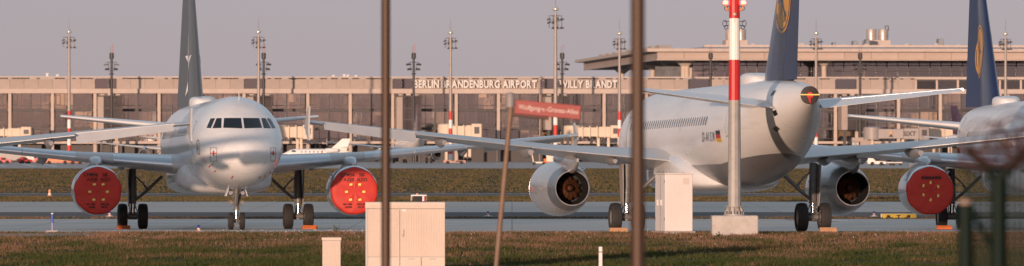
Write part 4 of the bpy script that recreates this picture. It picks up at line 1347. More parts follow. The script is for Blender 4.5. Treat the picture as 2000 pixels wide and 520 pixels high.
def flood_short(label, px, d=1427, H=23.4):
    t = thing('light_pole', label, 'light pole', (wx(px, d), d, gz(d)), 0, 'dark light poles along the pier')
    MB().path([(0, 0, 0), (0, 0, H - 1.2)], [.34, .24], 10).ob('shaft', M_DARKP, t, 0.8)
    MB().lathe([(H - 1.3, .25), (H - 1.2, .48), (H - .1, .48), (H, .3), (H, .01)], 10, 'z').ob('head', M_DARKP, t, 0.5)
    MB().path([(.25, 0, H), (.25, 0, H + 1.9)], .05, 6).ob('lightning_rod', M_MRED, t)
    MB().path([(-.2, 0, H), (-.2, 0, H + 1.4)], .05, 6).ob('lightning_rod', M_FIX, t)
    fr = MB()
    for s_ in (-1, 1):
        fr.path([(0, 0, H - 2.0), (s_ * 1.0, -.3, H - 2.0), (s_ * 1.0, -.3, H - 2.6)], .07, 6)
        fr.path([(0, 0, H - 3.8), (s_ * .6, -.3, H - 3.9), (s_ * .6, -.3, H - 2.2)], .06, 6)
    fr.lathe([(H - 4.6, .5), (H - 4.5, .55), (H - 4.4, .5)], 10, 'z')
    fr.ob('lamp_frame', M_DARKP, t)
    for s_ in (-1, 1):
        for q in range(2):
            o = MB().loft([[(-.5, -.28, -.06), (.5, -.28, -.06), (.5, .28, -.06), (-.5, .28, -.06)], [(-.3, -.15, .22), (.3, -.15, .22), (.3, .15, .22), (-.3, .15, .22)]]).ob('floodlight', M_FIX if q or px > 300 else M_LENS, t, loc=(s_ * (1.15 - .25 * q), -.4, H - 2.5 - 1.0 * q))
            o.rotation_euler = (-.5, s_ * .1, 0)
SHORT = [218, 515, 808, 1098, 1388, 1680]
SLB = ['dark light pole left of the grey fin', 'dark light pole close behind the mast over the cockpit', 'dark light pole at the start of the airport name', 'dark light pole right of the tallest mast', 'dark light pole left of the red-white mast', 'dark light pole below the roof tanks']
for px, lb in zip(SHORT, SLB): flood_short(lb, px)

# ------------------------------------------------------------------ apron: bridges, far aircraft, vehicles
M_BRIDGE = pm('bridge_cream', (0.62, 0.51, 0.40), 0.6, var=0.1, scale=0.6)
M_BRIDGEG = pm('bridge_grey', (0.30, 0.27, 0.26), 0.5, var=0.1, scale=0.6)
def jet_bridge(label, px0, px1, y0, y1, d, mat=None, rightcab=True, ribs=True, ad=None):
    mat = mat or M_BRIDGE
    x0, x1 = wx(px0, d), wx(px1, d); z0, z1 = wz(y1, d), wz(y0, d)
    t = thing('jet_bridge', label, 'jet bridge', (x0, d, gz(d)), 0, 'passenger boarding bridges')
    Lh = x1 - x0; h = z1 - z0
    a = Lh * .55
    MB().bbox(0, a, -1.4, 1.4, z0, z1, .08).ob('tunnel', mat, t)
    MB().bbox(a - .02, Lh - 2.2, -1.65, 1.65, z0 - .12, z1 + .14, .08).ob('tunnel', mat, t)
    if ribs:
        rb = cached(('rib', mat.name, round(h, 2)), lambda: MB().box(-.12, .12, -1.78, 1.78, z0 - .25, z1 + .25).mesh('rib', mat))
        for k in range(int(Lh / 1.6)):
            if .5 + k * 1.6 < Lh - 2.5: obj('rib', rb, t, (.5 + k * 1.6, 0, 0))
    cx = Lh - 1.1
    MB().bbox(cx - 1.1, cx + 1.1, -2.0, 2.0, z0 - .35, z1 + .45, .12).ob('cab', mat, t)
    MB().box(cx + 1.0, cx + 1.35, -1.7, 1.7, z0 - .1, z1 + .2).ob('canopy', T_DARK, t)
    MB().box(cx - .5, cx + .6, -2.06, -1.99, z0 + h * .3, z1 - h * .1).ob('cab_window', T_DARK, t)
    for q in (a * .98, Lh - 2.6):
        MB().bbox(q - .3, q + .3, -.6, .6, 1.0, z0 - .13, .05).ob('support', M_BRIDGE, t)
        MB().bbox(q - .5, q + .5, -1.9, 1.9, .45, 1.1, .05).ob('bogie', T_DARK, t)
        for s_ in (-1, 1): MB().lathe([(-.2, .25), (-.2, .45), (.2, .45), (.2, .25)], 12, 'y', (q, s_ * 1.7, .45), caps=True).ob('wheel', M_TYRE, t)
    MB().path([(0, 0, 0), (0, 0, z0)], .35, 10).ob('rotunda_column', M_BRIDGE, t)
    MB().lathe([(z0 - .2, 1.9), (z1 + .3, 1.9), (z1 + .5, 1.2), (z1 + .5, .01)], 14, 'z').ob('rotunda', mat, t, .6)
    return t
jet_bridge('cream boarding bridge right of the nose of the airliner facing us', 545, 612, 248, 269, 1425)
jet_bridge('cream boarding bridge below the first sign word', 872, 941, 246, 268, 1425)
jet_bridge('cream boarding bridge just left of the rear-view airliner', 1118, 1212, 249, 267, 1425)
jet_bridge('cream boarding bridge at the far left edge', -40, 62, 252, 266, 1425)
jet_bridge('short pale boarding bridge behind the right tailplane tip', 1824, 1880, 250, 268, 1430)
sb = jet_bridge('grey boarding bridge with car-rental advert right of the gate number', 1704, 1814, 252, 271, 1420, M_BRIDGEG, ribs=False)
M_AD = pm('advert_dark', (.03, .03, .03), .5); M_ADO = pm('advert_orange', (.75, .30, .10), .5)
def onbridge(px, py, txt, size, m):
    d = 1420 - 1.80
    return obj('advert_lettering', text_mesh(txt, size, .01, m, .03), sb, (wx(px, d) - sb.location.x, -1.72, wz(py, d)))
onbridge(1764, 265.5, 'SIXT', 1.35, M_AD)
for px in (1708, 1740):
    d = 1418.2; r = .32
    MB().lathe([(-.02, r), (0, r * 1.0), (.02, r)], 12, 'y', caps=True).ob('advert_dot', M_ADO, sb, loc=(wx(px, d) - sb.location.x, -1.72 if px > 1737 else -1.42, wz(260, d)))
    MB().prism([(-.45, -.5), (.45, -.5), (0, .2)], -.02, .02, 'y').ob('advert_mark', M_AD, sb, loc=(wx(px, d) - sb.location.x, -1.74 if px > 1737 else -1.44, wz(263, d)))
gs = thing('gate_sign', 'black gate number sign on a beige gate house', 'sign', (wx(1663, 1424), 1424, 0), 0)
MB().box(0, 4.6, 0, 2.5, 0, wz(269, 1424)).ob('gate_house', T_STONE, gs)
MB().box(.05, 1.85, -.12, -.01, wz(285, 1424), wz(277, 1424)).ob('board', M_STEN, gs)
obj('lettering', text_mesh('B08', .92, .01, T_SIGN, .02), gs, (.14, -.15, wz(283.6, 1424)))

M_FARW = paint_fuselage('far_fuselage_white', (0.78, 0.77, 0.76), (0.42, 0.42, 0.43), 2.0)
def far_airliner(label, px, d, rz, finmat, ailer=0.0):
    return airliner(label, wx(px, d), d, rz, finmat, 'none', 'airliners at the far pier', detail=0, ailer=0.02)
M_FINMIX = pm('fin_purple_orange', (0.10, 0.06, 0.10), 0.4, var=0.6, scale=0.3)
fb = far_airliner('small distant airliner seen from behind between the two tall brown poles', 801, 1335, math.pi + .10, M_FINMIX)
fc = far_airliner('small distant airliner mostly hidden behind the airliner facing us', 337, 1340, .06, M_DGREY)
fd = far_airliner('small distant airliner whose thin fin shows left of the right-hand blue fin', 1943, 1385, math.pi - .6, M_FINMIX)
# bizjet
def bizjet(px0, px1, d):
    L_ = (px1 - px0) * d / F
    t = thing('business_jet', 'small white business jet with swept fin parked on the far apron', 'jet', (wx(px0, d), d, gz(d)), 0.12)
    W_ = pm('jet_white', (.80, .77, .74), .3, coat=.3, var=.04)
    st = [(0, .02, 1.75, 1.70), (.03, .30, 2.0, 1.45), (.08, .55, 2.3, 1.25), (.14, .72, 2.75, 1.12), (.22, .82, 2.92, 1.08), (.6, .82, 2.92, 1.08), (.75, .70, 2.85, 1.3), (.88, .45, 2.7, 1.7), (1, .12, 2.5, 2.2)]
    MB().loft([[(u * L_, w_ * math.sin(2 * math.pi * k / 24), (a + b) / 2 + (a - b) / 2 * math.cos(2 * math.pi * k / 24)) for k in range(24)] for u, w_, a, b in st]).ob('fuselage', W_, t, 1.2)
    MB().loft([[(.72 * L_, -.08, 2.7), (.97 * L_, -.05, 2.5), (.97 * L_, .05, 2.5), (.72 * L_, .08, 2.7)], [(.91 * L_, -.06, 4.9), (1.03 * L_, -.04, 4.9), (1.03 * L_, .04, 4.9), (.91 * L_, .06, 4.9)]]).ob('fin', W_, t)
    MB().prism([(.88 * L_, 3.25), (1.0 * L_, 3.25), (1.0 * L_, 3.33), (.88 * L_, 3.36)], -2.6, 2.6, 'y').ob('tailplane', W_, t)
    MB().loft([[(.42 * L_, -6.5, 1.75), (.50 * L_, -6.5, 1.75), (.50 * L_, -6.5, 1.81), (.42 * L_, -6.5, 1.85)], [(.36 * L_, 0, 1.25), (.58 * L_, 0, 1.25), (.58 * L_, 0, 1.45), (.36 * L_, 0, 1.55)], [(.42 * L_, 6.5, 1.75), (.50 * L_, 6.5, 1.75), (.50 * L_, 6.5, 1.81), (.42 * L_, 6.5, 1.85)]]).ob('wing', W_, t)
    for s_ in (-1, 1):
        MB().lathe([(0, .30), (.1, .42), (1.0, .46), (2.0, .36), (2.3, .26)], 14, 'x', (.66 * L_, s_ * 1.25, 2.6), caps=True).ob('engine', W_, t, .7)
    for k in range(6): MB().lathe([(-.02, .15), (.02, .15)], 10, 'y', caps=True).ob('cabin_window', M_CAB, t, loc=((.30 + .06 * k) * L_, -.78, 2.3))
    MB().box(.155 * L_, .21 * L_, -.80, -.5, 2.30, 2.62).ob('cockpit_window', M_GLASS, t)
    MB().box(.60 * L_, .61 * L_, -.84, -.6, 1.5, 2.6).ob('red_band', M_TAGRED, t)
    for xx, yy in ((.16, 0), (.52, -1.3), (.52, 1.3)):
        MB().path([(xx * L_, yy, .3), (xx * L_, yy, 1.3)], .07, 6).ob('gear_leg', M_GEAR, t)
        MB().lathe([(-.1, .1), (-.1, .28), (.1, .28), (.1, .1)], 12, 'y', (xx * L_, yy, .28), caps=True).ob('wheel', M_TYRE, t)
bizjet(549, 681, 1300)

M_GLS = pm('vehicle_glass', (.02, .022, .026), .08, spec=.8)
def vehicle(name, label, cat, px, d, length, height, col, kind='van', rz=0.0):
    t = thing(name, label, cat, (wx(px, d), d, gz(d) + .02), rz, 'apron vehicles')
    m = pm('veh_%.2f_%.2f_%.2f' % col, col, .4, coat=.3, var=.08, scale=1)
    L2 = length / 2; wd = .95
    if kind == 'van': poly = [(-L2, .35), (L2, .35), (L2, .9), (L2 - .25, 1.05), (L2 - .9, height), (-L2 + .05, height)]
    elif kind == 'car': poly = [(-L2, .3), (L2, .3), (L2, .75), (L2 - .9, .9), (L2 - 1.5, height), (-L2 + .9, height), (-L2 + .2, .95), (-L2, .85)]
    elif kind == 'truck': poly = [(-L2, .55), (L2 - 1.8, .55), (L2 - 1.8, height), (-L2, height)]
    else: poly = [(-L2, .3), (L2, .3), (L2, .7), (L2 * .2, .8), (L2 * .1, height * .75), (-L2 * .3, height * .75), (-L2 * .4, height), (-L2, height)]
    MB().prism(poly, -wd, wd, 'y').ob('body', m, t)
    if kind == 'truck':
        MB().prism([(L2 - 1.75, .4), (L2, .4), (L2, 1.2), (L2 - .4, 2.1), (L2 - 1.75, 2.1)], -wd, wd, 'y').ob('driver_cab', m, t)
        MB().box(-L2, L2 - .2, -.5, .5, .35, .56).ob('chassis', T_DARK, t)
        MB().box(L2 - 1.2, L2 - .4, -wd - .01, wd + .01, 1.3, 1.9).ob('window', M_GLS, t)
    else:
        MB().box(L2 - 1.9, L2 - 1.05, -wd - .01, wd + .01, height * .58, height * .86).ob('window', M_GLS, t)
        if kind == 'car': MB().box(-L2 + 1.0, L2 - 2.0, -wd - .01, wd + .01, .98, height * .9).ob('window', M_GLS, t)
    for a in (-L2 + .8, L2 - .8):
        for s_ in (-1, 1): MB().lathe([(-.12, .15), (-.12, .34), (.12, .34), (.12, .15)], 14, 'y', (a, s_ * wd, .34), caps=True).ob('wheel', M_TYRE, t)
    return t
OR = (.62, .16, .05); RD = (.50, .04, .04); WH = (.76, .72, .68); GY = (.28, .26, .25)
vehicle('tow_tractor', 'large orange tow tractor on the left apron', 'tractor', 112, 1260, 4.6, 1.75, OR, 'tug', 0)
vehicle('tow_tractor', 'low orange tow tractor under the wing by the left engine', 'tractor', 149, 1250, 3.0, 1.1, OR, 'tug', .1)
vehicle('parked_car', 'red car at the far left of the apron', 'car', 8, 1290, 2.9, 1.3, RD, 'car')
vehicle('parked_car', 'red car behind the wing fairing on the left apron', 'car', 48, 1300, 2.8, 1.3, RD, 'car', .3)
vehicle('parked_car', 'red car left of the large orange tow tractor', 'car', 83, 1300, 3.0, 1.3, RD, 'car', -.2)
vehicle('delivery_van', 'white van behind the large orange tow tractor', 'van', 99, 1330, 4.6, 2.1, WH, 'van')
vehicle('delivery_van', 'white van between two red cars on the left apron', 'van', 67, 1330, 3.4, 1.7, WH, 'van', .2)
vehicle('box_truck', 'grey box truck half hidden behind the left wing', 'truck', 30, 1350, 6.5, 3.0, GY, 'truck')
vehicle('luggage_tug', 'long low white apron loader under the right wing', 'loader', 1712, 1180, 3.2, 1.35, WH, 'tug')
vehicle('luggage_tug', 'orange tug by the far airliner engine', 'tug', 888, 1260, 4.2, .8, (.42, .20, .14), 'tug')
for k, (px, lb) in enumerate(((1733, 'white flat luggage cart behind the apron loader'), (1752, 'white flat luggage cart with red end'))):
    t = thing('luggage_cart', lb, 'cart', (wx(px, 1180), 1180, gz(1180) + .02), 0, 'luggage carts')
    MB().bbox(-.9, .9, -.7, .7, .45, .62, .03).ob('deck', pm('cart_white', (.75, .7, .66), .5), t)
    MB().box(.82, .88, -.7, .7, .63, .95).ob('end_rail', M_TAGRED if k else M_GEAR, t)
    for a in (-.6, .6):
        for s_ in (-1, 1): MB().lathe([(-.06, .08), (-.06, .22), (.06, .22), (.06, .08)], 12, 'y', (a, s_ * .6, .22), caps=True).ob('wheel', M_TYRE, t)
# belt loader and container
d = 1200
t = thing('belt_loader', 'white belt loader with raised conveyor beside the pale container', 'loader', (wx(1052, d), d, gz(d) + .02), 0)
M_BW = pm('loader_white', (.78, .70, .62), .5, var=.1)
MB().loft([[(-1.2, -.6, 2.55), (-1.2, .6, 2.55), (-1.2, .6, 2.95), (-1.2, -.6, 2.95)], [(.4, -.6, 2.4), (.4, .6, 2.4), (.4, .6, 2.8), (.4, -.6, 2.8)], [(1.9, -.6, 1.4), (1.9, .6, 1.4), (1.9, .6, 1.9), (1.9, -.6, 1.9)]]).ob('conveyor', M_BW, t)
MB().path([(-1.3, 0, 2.6), (-.9, 0, .5)], .1, 8).ob('leg', M_BW, t)
MB().bbox(-1.0, 1.0, -.7, .7, .35, .62, .04).ob('chassis', M_BW, t)
MB().bbox(.9, 1.5, -.7, .7, .3, 1.2, .05).ob('cab', M_ORANGE, t)
MB().box(.5, 1.2, -.62, .62, 2.2, 2.6).ob('motor_box', T_DARK, t)
for a in (-.8, .9):
    for s_ in (-1, 1): MB().lathe([(-.1, .1), (-.1, .3), (.1, .3), (.1, .1)], 12, 'y', (a, s_ * .7, .3), caps=True).ob('wheel', M_TYRE, t)
t = thing('cargo_container', 'pale square cargo container on a dolly beside the belt loader', 'container', (wx(1078.5, d), d, gz(d) + .02), 0)
MB().bbox(-1.05, 1.05, -.9, .9, .62, 2.35, .05).ob('box', pm('container_cream', (.74, .62, .52), .5, var=.08), t)
MB().box(-.02, .02, -.93, -.89, .7, 2.3).ob('door_seam', M_GEAR, t)
MB().bbox(-1.15, 1.15, -.95, .95, .40, .60, .03).ob('dolly', M_ORANGE, t)
for a in (-.8, .8):
    for s_ in (-1, 1): MB().lathe([(-.08, .08), (-.08, .22), (.08, .22), (.08, .08)], 12, 'y', (a, s_ * .7, .22), caps=True).ob('wheel', M_TYRE, t)

# ------------------------------------------------------------------ airfield furniture
M_PLAST = pm('marker_blue', (.03, .10, .42), .4, var=.1)
M_PURP = pm('marker_violet', (.30, .26, .48), .4, var=.1)
def at_ground(py):
    # distance at which the ground shows at row py
    lo, hi = 181.0, 1900.0
    for _ in range(50):
        m = (lo + hi) / 2
        if HOR + (EYE - gz(m)) * F / m > py: lo = m
        else: hi = m
    return lo
M_CONCB = pm('cast_concrete', (.46, .42, .39), .85, var=.14, scale=2.5, bump=.006, bscale=18)
d = 264.0
t = thing('marker_post', 'thin blue marker post on a concrete foot at the taxiway edge', 'marker post', (wx(102, d), d, gz(d) + .012), 0)
MB().loft([[(-.28, -.25, 0), (.28, -.25, 0), (.28, .25, 0), (-.28, .25, 0)], [(-.22, -.2, .09), (.22, -.2, .09), (.22, .2, .09), (-.22, .2, .09)]]).ob('foot', M_CONCB, t)
MB().tube((0, 0, .09), (0, 0, .40), .035, .035, 10).ob('stem', M_PURP, t, .6)
MB().tube((0, 0, .40), (0, 0, .74), .052, .052, 12).ob('sleeve', M_PLAST, t, .6)
MB().lathe([(.74, .054), (.78, .05), (.79, .01)], 12, 'z').ob('cap', M_FAIR, t, .6)
def edge_light(label, px, d):
    t = thing('edge_light', label, 'taxiway light', (wx(px, d), d, gz(d) + .014), 0, 'blue-capped taxiway edge lights')
    t.scale = (.66,) * 3
    MB().lathe([(0, .34), (.02, .34), (.05, .14), (.10, .11)], 18, 'z').ob('skirt', M_FAIR, t, .6)
    MB().lathe([(.10, .10), (.18, .095), (.24, .10)], 14, 'z').ob('body', pm('light_amber', (.72, .48, .30), .5), t, .6)
    MB().box(-.09, .0, -.125, -.10, .04, .14).ob('number_plate', M_TAGRED, t)
    MB().lathe([(.24, .10), (.34, .095), (.40, .06), (.42, .005)], 14, 'z').ob('lens', pm('lens_blue', (.02, .03, .30), .12, spec=.8), t, .8)
edge_light('blue-capped edge light left of the nose wheels', 388, 266.5)
edge_light('blue-capped edge light behind the leaning street sign post', 953, 352)
edge_light('blue-capped edge light left of the yellow taxiway sign', 1707, 352)
edge_light('edge light partly behind the dark shaded red cover', 214, 352)
t = thing('traffic_cone', 'small pale orange cone beside the far service road', 'cone', (wx(97, 474), 474, gz(474) + .01), 0); t.scale = (.7,) * 3
MB().lathe([(0, .34), (.04, .34), (.05, .22), (.45, .12), (.55, .16), (.62, .14), (.75, .05), (.76, .005)], 16, 'z').ob('body', pm('cone_orange', (.70, .36, .20), .6), t, .6)
MB().lathe([(.2, .19), (.34, .157)], 16, 'z').ob('band', M_FAIR, t, .6)
# dark open-fronted box on the grass
d = 434
t = thing('equipment_box', 'black-fronted white box standing above the big beige cabinet', 'equipment box', (wx(817.5, d), d, gz(d)), 0)
s_ = d / F
x0, x1 = -15 * s_, 16 * s_; H = wz(380.5, d) - gz(d)
MB().bbox(x0, x1, 0, .5, H - .09, H, .015).ob('lid', M_FAIR, t)
MB().box(x0, x0 + .04, 0, .5, .0, H - .09).ob('side_panel', M_FAIR, t)
MB().box(x1 - .04, x1, 0, .5, .0, H - .09).ob('side_panel', M_GEAR, t)
MB().box(x0 + .05, x1 - .30, .03, .45, .02, H - .1).ob('black_panel', M_BLACK, t)
MB().box(x1 - .29, x1 - .17, .0, .45, .02, H - .1).ob('divider', M_FAIR, t)
MB().box(x1 - .165, x1 - .10, .06, .45, .02, H - .1).ob('red_bracket', M_TAGRED, t)
MB().path([(x0 + .12, -.02, .05), (x0 + .12, -.02, .32)], .012, 6).lathe([(.30, .04), (.36, .05), (.38, .01)], 8, 'z', (x0 + .12, -.02, 0)).ob('stake', pm('stake_tan', (.6, .4, .25), .6), t)
MB().lathe([(H, .03), (H + .08, .03), (H + .1, .01)], 8, 'z', (-.13, .2, 0)).lathe([(H, .03), (H + .08, .03), (H + .1, .01)], 8, 'z', (-.05, .2, 0)).ob('beacon', pm('beacon_pink', (.75, .35, .3), .4), t)
# yellow taxiway sign
d = 344
t = thing('taxiway_sign', 'yellow taxiway sign with letter T between black arrows', 'sign', (wx(1720, d), d, gz(d)), 0)
W_ = 70 * d / F; z0 = wz(434, d) - gz(d); z1 = wz(417.5, d) - gz(d)
z0s = z0; MB().bbox(0, W_, 0, .16, z0, z1, .015).ob('casing', pm('sign_casing', (.70, .60, .52), .5), t)
MB().box(.07, W_ - .02, -.012, -.002, z0 + .02, z1 - .02).ob('face', pm('sign_yellow', (.72, .47, .035), .45, var=.05), t)
for a in (.15, W_ - .15): MB().tube((a, .08, 0), (a, .08, z0), .03, .03, 8).ob('leg', M_GEAR, t)
obj('letter', text_mesh('T', .34, .003, M_STEN, .02, 'CENTER'), t, (W_ * .50, -.018, z0 + .13))
for s2, cx in ((-1, .26), (1, .74)):
    ar = MB(); c0 = W_ * cx; z0 = wz(434, d) - gz(d) + .09
    ar.prism([(c0 - s2 * .16, z0 + .05), (c0 - s2 * .09, z0 + .03), (c0 + s2 * .10, z0 + .19), (c0 + s2 * .04, z0 + .25)], -.018, -.013, 'y')
    ar.prism([(c0 + s2 * .16, z0 + .27), (c0 - s2 * .03, z0 + .27), (c0 + s2 * .15, z0 + .10)], -.0185, -.0135, 'y')
    ar.ob('arrow', M_STEN, t)

# ------------------------------------------------------------------ foreground: mast, cabinets, posts, street sign, fence
d = 246.0
M_CONC2 = M_CONCB
M_GALV = pm('galvanised_steel', (.36, .345, .33), .62, metal=.25, var=.16, scale=3, bump=.002, bscale=10)
t = thing('approach_mast', 'thick grey mast with red and white bands on a concrete block', 'mast', (wx(1434.5, d), d, gz(d)), 0)
s_ = d / F
hb = wz(421, d) - gz(d)
MB().bbox(-45 * s_, 45 * s_, -.8, .9, -.1, hb, .03).ob('concrete_block', M_CONC2, t)
R0, R1 = 13.2 * s_, 10.2 * s_
zt = 10.6
def mr(z): return R0 + (R1 - R0) * (z - hb) / (wz(0, d) - gz(d) - hb)
def oct_seg(za, zb_, m, nm, n=12):
    MB().lathe([(za, mr(za)), (zb_, mr(zb_))], n, 'z', caps=True).ob(nm, m, t, .3)
zz = lambda py: wz(py, d) - gz(d)
oct_seg(hb + .04, zz(196), M_GALV, 'steel_shaft')
MR = pm('mast_band_red', (.50, .022, .025), .42, var=.06, scale=3); MW = pm('mast_band_white', (.80, .76, .73), .45, var=.05, scale=3)
oct_seg(zz(196), zz(117), MR, 'red_band'); oct_seg(zz(117), zz(36), MW, 'white_band'); oct_seg(zz(36), zt - 1.2, MR, 'red_band'); oct_seg(zt - 1.2, zt, MW, 'white_band')
MB().lathe([(hb, R0 * 1.62), (hb + .05, R0 * 1.62), (hb + .05, R0)], 20, 'z').ob('base_flange', M_GALV, t, .5)
for k in range(10):
    a = 2 * math.pi * k / 10 + .2
    g_ = MB().prism([(R0 * .98, hb + .05), (R0 * 1.5, hb + .05), (R0 * 1.5, hb + .09), (R0 * 1.12, hb + .30), (R0 * .98, hb + .32)], -.015, .015, 'y').ob('gusset', M_GALV, t); g_.rotation_euler = (0, 0, a)
    MB().tube((R0 * 1.42 * math.cos(a + .31), R0 * 1.42 * math.sin(a + .31), hb + .05), (R0 * 1.42 * math.cos(a + .31), R0 * 1.42 * math.sin(a + .31), hb + .16), .022, .022, 6).ob('anchor_bolt', M_GEAR, t)
MB().lathe([(hb + .325, R0 * 1.02), (hb + .325, R0 * 1.6), (hb + .345, R0 * 1.6), (hb + .345, R0 * 1.02)], 20, 'z').ob('collar_ring', M_GALV, t, .5)
M_LAMP = pm('obstruction_lamp', (.8, .1, .08), .3, emit=(1.0, .10, .07), estr=6)
for s2 in (-1, 1):
    l = MB().path([(s2 * mr(zz(14)), 0, zz(20)), (s2 * .27, -.05, zz(19)), (s2 * .33, -.05, zz(11))], [.05, .05, .03], 8).ob('lamp_arm', pm('lamp_arm_orange', (.62, .28, .14), .5), t)
    MB().bbox(s2 * .33 - .11, s2 * .33 + .11, -.14, .08, zz(12), zz(8.5), .02).ob('lamp_base', pm('lamp_arm_orange', (.62, .28, .14), .5), t)
    MB().lathe([(zz(8.5), .09), (zz(3), .09), (zz(1), .05), (zz(.8), .005)], 14, 'z', (s2 * .33, -.03, 0)).ob('lamp', M_LAMP, t, .6)
    for q, (cz, rr) in enumerate(((16.5, 3.6), (46, 4.0), (53.5, 3.6))):
        cx = s2 * (.31 if q != 1 else .36)
        loop = [(s2 * mr(zz(cz)), 0, zz(cz - 4)), (cx, -.04, zz(cz - 3))]
        loop += [(cx + rr * s_ * math.cos(a), -.04, zz(cz) + rr * s_ * (1.6 if q == 1 else 1) * math.sin(a)) for a in [math.pi / 2 + 2 * math.pi * k / 16 for k in range(17)]]
        MB().path(loop, .012, 5).ob('cable_loop', M_BLACK, t)
o = MB().lathe([(-.03, .001), (-.025, .06), (0, .075)], 14, 'y', (.01, -mr(zz(28)) - .005, zz(28))).ob('inspection_cover', pm('cover_bronze', (.30, .24, .18), .45, metal=.5, var=.3, scale=12), t); o.scale = (1, 1, 1)
for q in (39, 42): MB().tube((.0, -mr(zz(q)) - .012, zz(q)), (.0, -mr(zz(q)) + .02, zz(q)), .014, .014, 8).ob('bolt', M_TAGRED, t)

# white cabinet left of the mast
d = 250.0; s_ = d / F
t = thing('control_cabinet', 'tall plain white control cabinet beside the mast block', 'cabinet', (wx(1321, d), d, gz(d)), math.radians(14))
M_CW = pm('cabinet_white', (.72, .67, .64), .42, var=.05, scale=1.2, coat=.1, stretch=(1.3, 1.3, .7))
Hc = wz(338, d) - gz(d); w2 = 28 * s_
MB().bbox(-w2, w2, -.35, 1.05, .10, Hc - .05, .015).ob('body', M_CW, t)
MB().bbox(-w2 - .04, w2 + .04, -.40, 1.10, Hc - .045, Hc, .012).ob('roof', M_CW, t)
MB().bbox(-w2 - .08, w2 + .08, -.45, 1.15, -.08, .095, .02).ob('plinth', M_CONCB, t)
for k in range(7): MB().box(.16, .40, -.362, -.353, Hc - .42 + .034 * k, Hc - .405 + .034 * k).ob('vent_slat', pm('vent_tan', (.52, .44, .38), .5), t)
MB().box(-w2 - .006, -w2 + .004, .30, .325, .12, Hc - .07).ob('door_seam', M_GEAR, t)
for y_ in (.10, .62): MB().bbox(-w2 - .05, -w2 - .002, y_, y_ + .06, 1.05, 1.28, .01).ob('handle', M_CW, t)
for y_ in (-.30, .98):
    for z_ in (.5, 1.9): MB().tube((-w2 - .012, y_, z_), (-w2 - .012, y_, z_ + .12), .012, .012, 6).ob('hinge', M_GEAR, t)

# ribbed beige cabinets
M_BEIGE = pm('cabinet_beige', (.60, .50, .43), .55, var=.07, scale=1.3, stretch=(1.3, 1.3, .8))
M_BEIGE2 = pm('cabinet_grey_side', (.46, .45, .43), .55, var=.06)
def ribbed(mb, x0, x1, z0, z1, y, pitch, dep=.012):
    n = max(2, int(round((x1 - x0) / pitch)))
    p = (x1 - x0) / n
    sec = []
    for k in range(n):
        a = x0 + k * p
        sec += [(a, y), (a + p * .3, y), (a + p * .4, y - dep), (a + p * .9, y - dep)]
    sec.append((x1, y))
    back = [(x1, y + .04), (x0, y + .04)]
    mb.loft([[(u, v, z0) for u, v in sec + back], [(u, v, z1) for u, v in sec + back]])
    return mb
d = 181.0; s_ = d / F
t = thing('street_cabinet', 'wide ribbed beige street cabinet with double doors in front of a tall brown pole', 'cabinet', (wx(714, d), d, gz(d)), 0, 'ribbed beige cabinets')
W_ = 155 * s_; Z = lambda py: wz(py, d) - gz(d)
MB().box(.02, W_, .06, .62, 0, Z(408)).ob('body', M_BEIGE2, t)
MB().bbox(-.01, W_ + .01, -.02, .66, Z(408) + .005, Z(395), .012).ob('roof', M_BEIGE, t)
ribbed(MB(), .07, W_, Z(395) - .14, Z(395) - .06, -.025, .036, .006).ob('roof_vent', M_BEIGE, t)
MB().box(.0, .06, .0, .6, 0, Z(408)).ob('side_panel', M_BEIGE2, t)
xm = (781 - 714) * s_
ribbed(MB(), .065, xm - .006, Z(501), Z(409), .01, .046).ob('door', M_BEIGE, t)
dr = ribbed(MB(), xm + .006, W_, Z(501), Z(409), .01, .046).ob('door', M_BEIGE, t)
MB().bbox(xm + .06, xm + .105, -.05, -.004, Z(462), Z(448), .008).ob('handle', M_BEIGE, dr)
MB().lathe([(-.055, .012), (-.045, .016), (-.03, .016)], 10, 'y', (xm + .085, 0, Z(459)), caps=True).ob('lock', M_GEAR, dr)
MB().box(xm + .055, xm + .18, -.008, -.003, Z(413), Z(409.5)).ob('label_plate', M_FAIR, dr)
for a, b in ((.065, xm - .006), (xm + .006, W_ * .70), (W_ * .70 + .012, W_)):
    MB().bbox(a, b, .0, .05, 0, Z(502.5), .006).ob('plinth_panel', M_BEIGE, t)
for a in (xm + .22, xm + .80): MB().bbox(a, a + .17, -.018, -.001, Z(507), Z(504.5), .004).ob('plinth_handle', M_BEIGE2, t)
t = thing('street_cabinet', 'small narrow ribbed beige street cabinet left of the wide one', 'cabinet', (wx(629, d), d, gz(d)), 0, 'ribbed beige cabinets')
W2 = 37 * s_
MB().box(.01, W2 - .01, .03, .32, 0, Z(470)).ob('body', M_BEIGE2, t)
MB().bbox(-.01, W2 + .01, -.01, .36, Z(470) + .003, Z(464), .01).ob('roof', M_BEIGE, t)
ribbed(MB(), .012, W2 - .012, .12, Z(471), .0, .044).ob('door', M_BEIGE, t)
MB().box(.0, W2, -.004, .34, 0, .11).ob('plinth', M_BEIGE2, t)
d = 183.0
t = thing('stake_post', 'short white post standing in the grass', 'post', (wx(1173, d), d, gz(d)), 0)
h_ = wz(482, d) - gz(d)
MB().bbox(-.05, .05, -.03, .03, 0, h_, .012).ob('post', pm('post_white', (.74, .70, .66), .6, var=.1, scale=5), t)
MB().box(-.051, .051, -.031, .031, h_ - .16, h_ - .13).ob('band', M_GEAR, t)

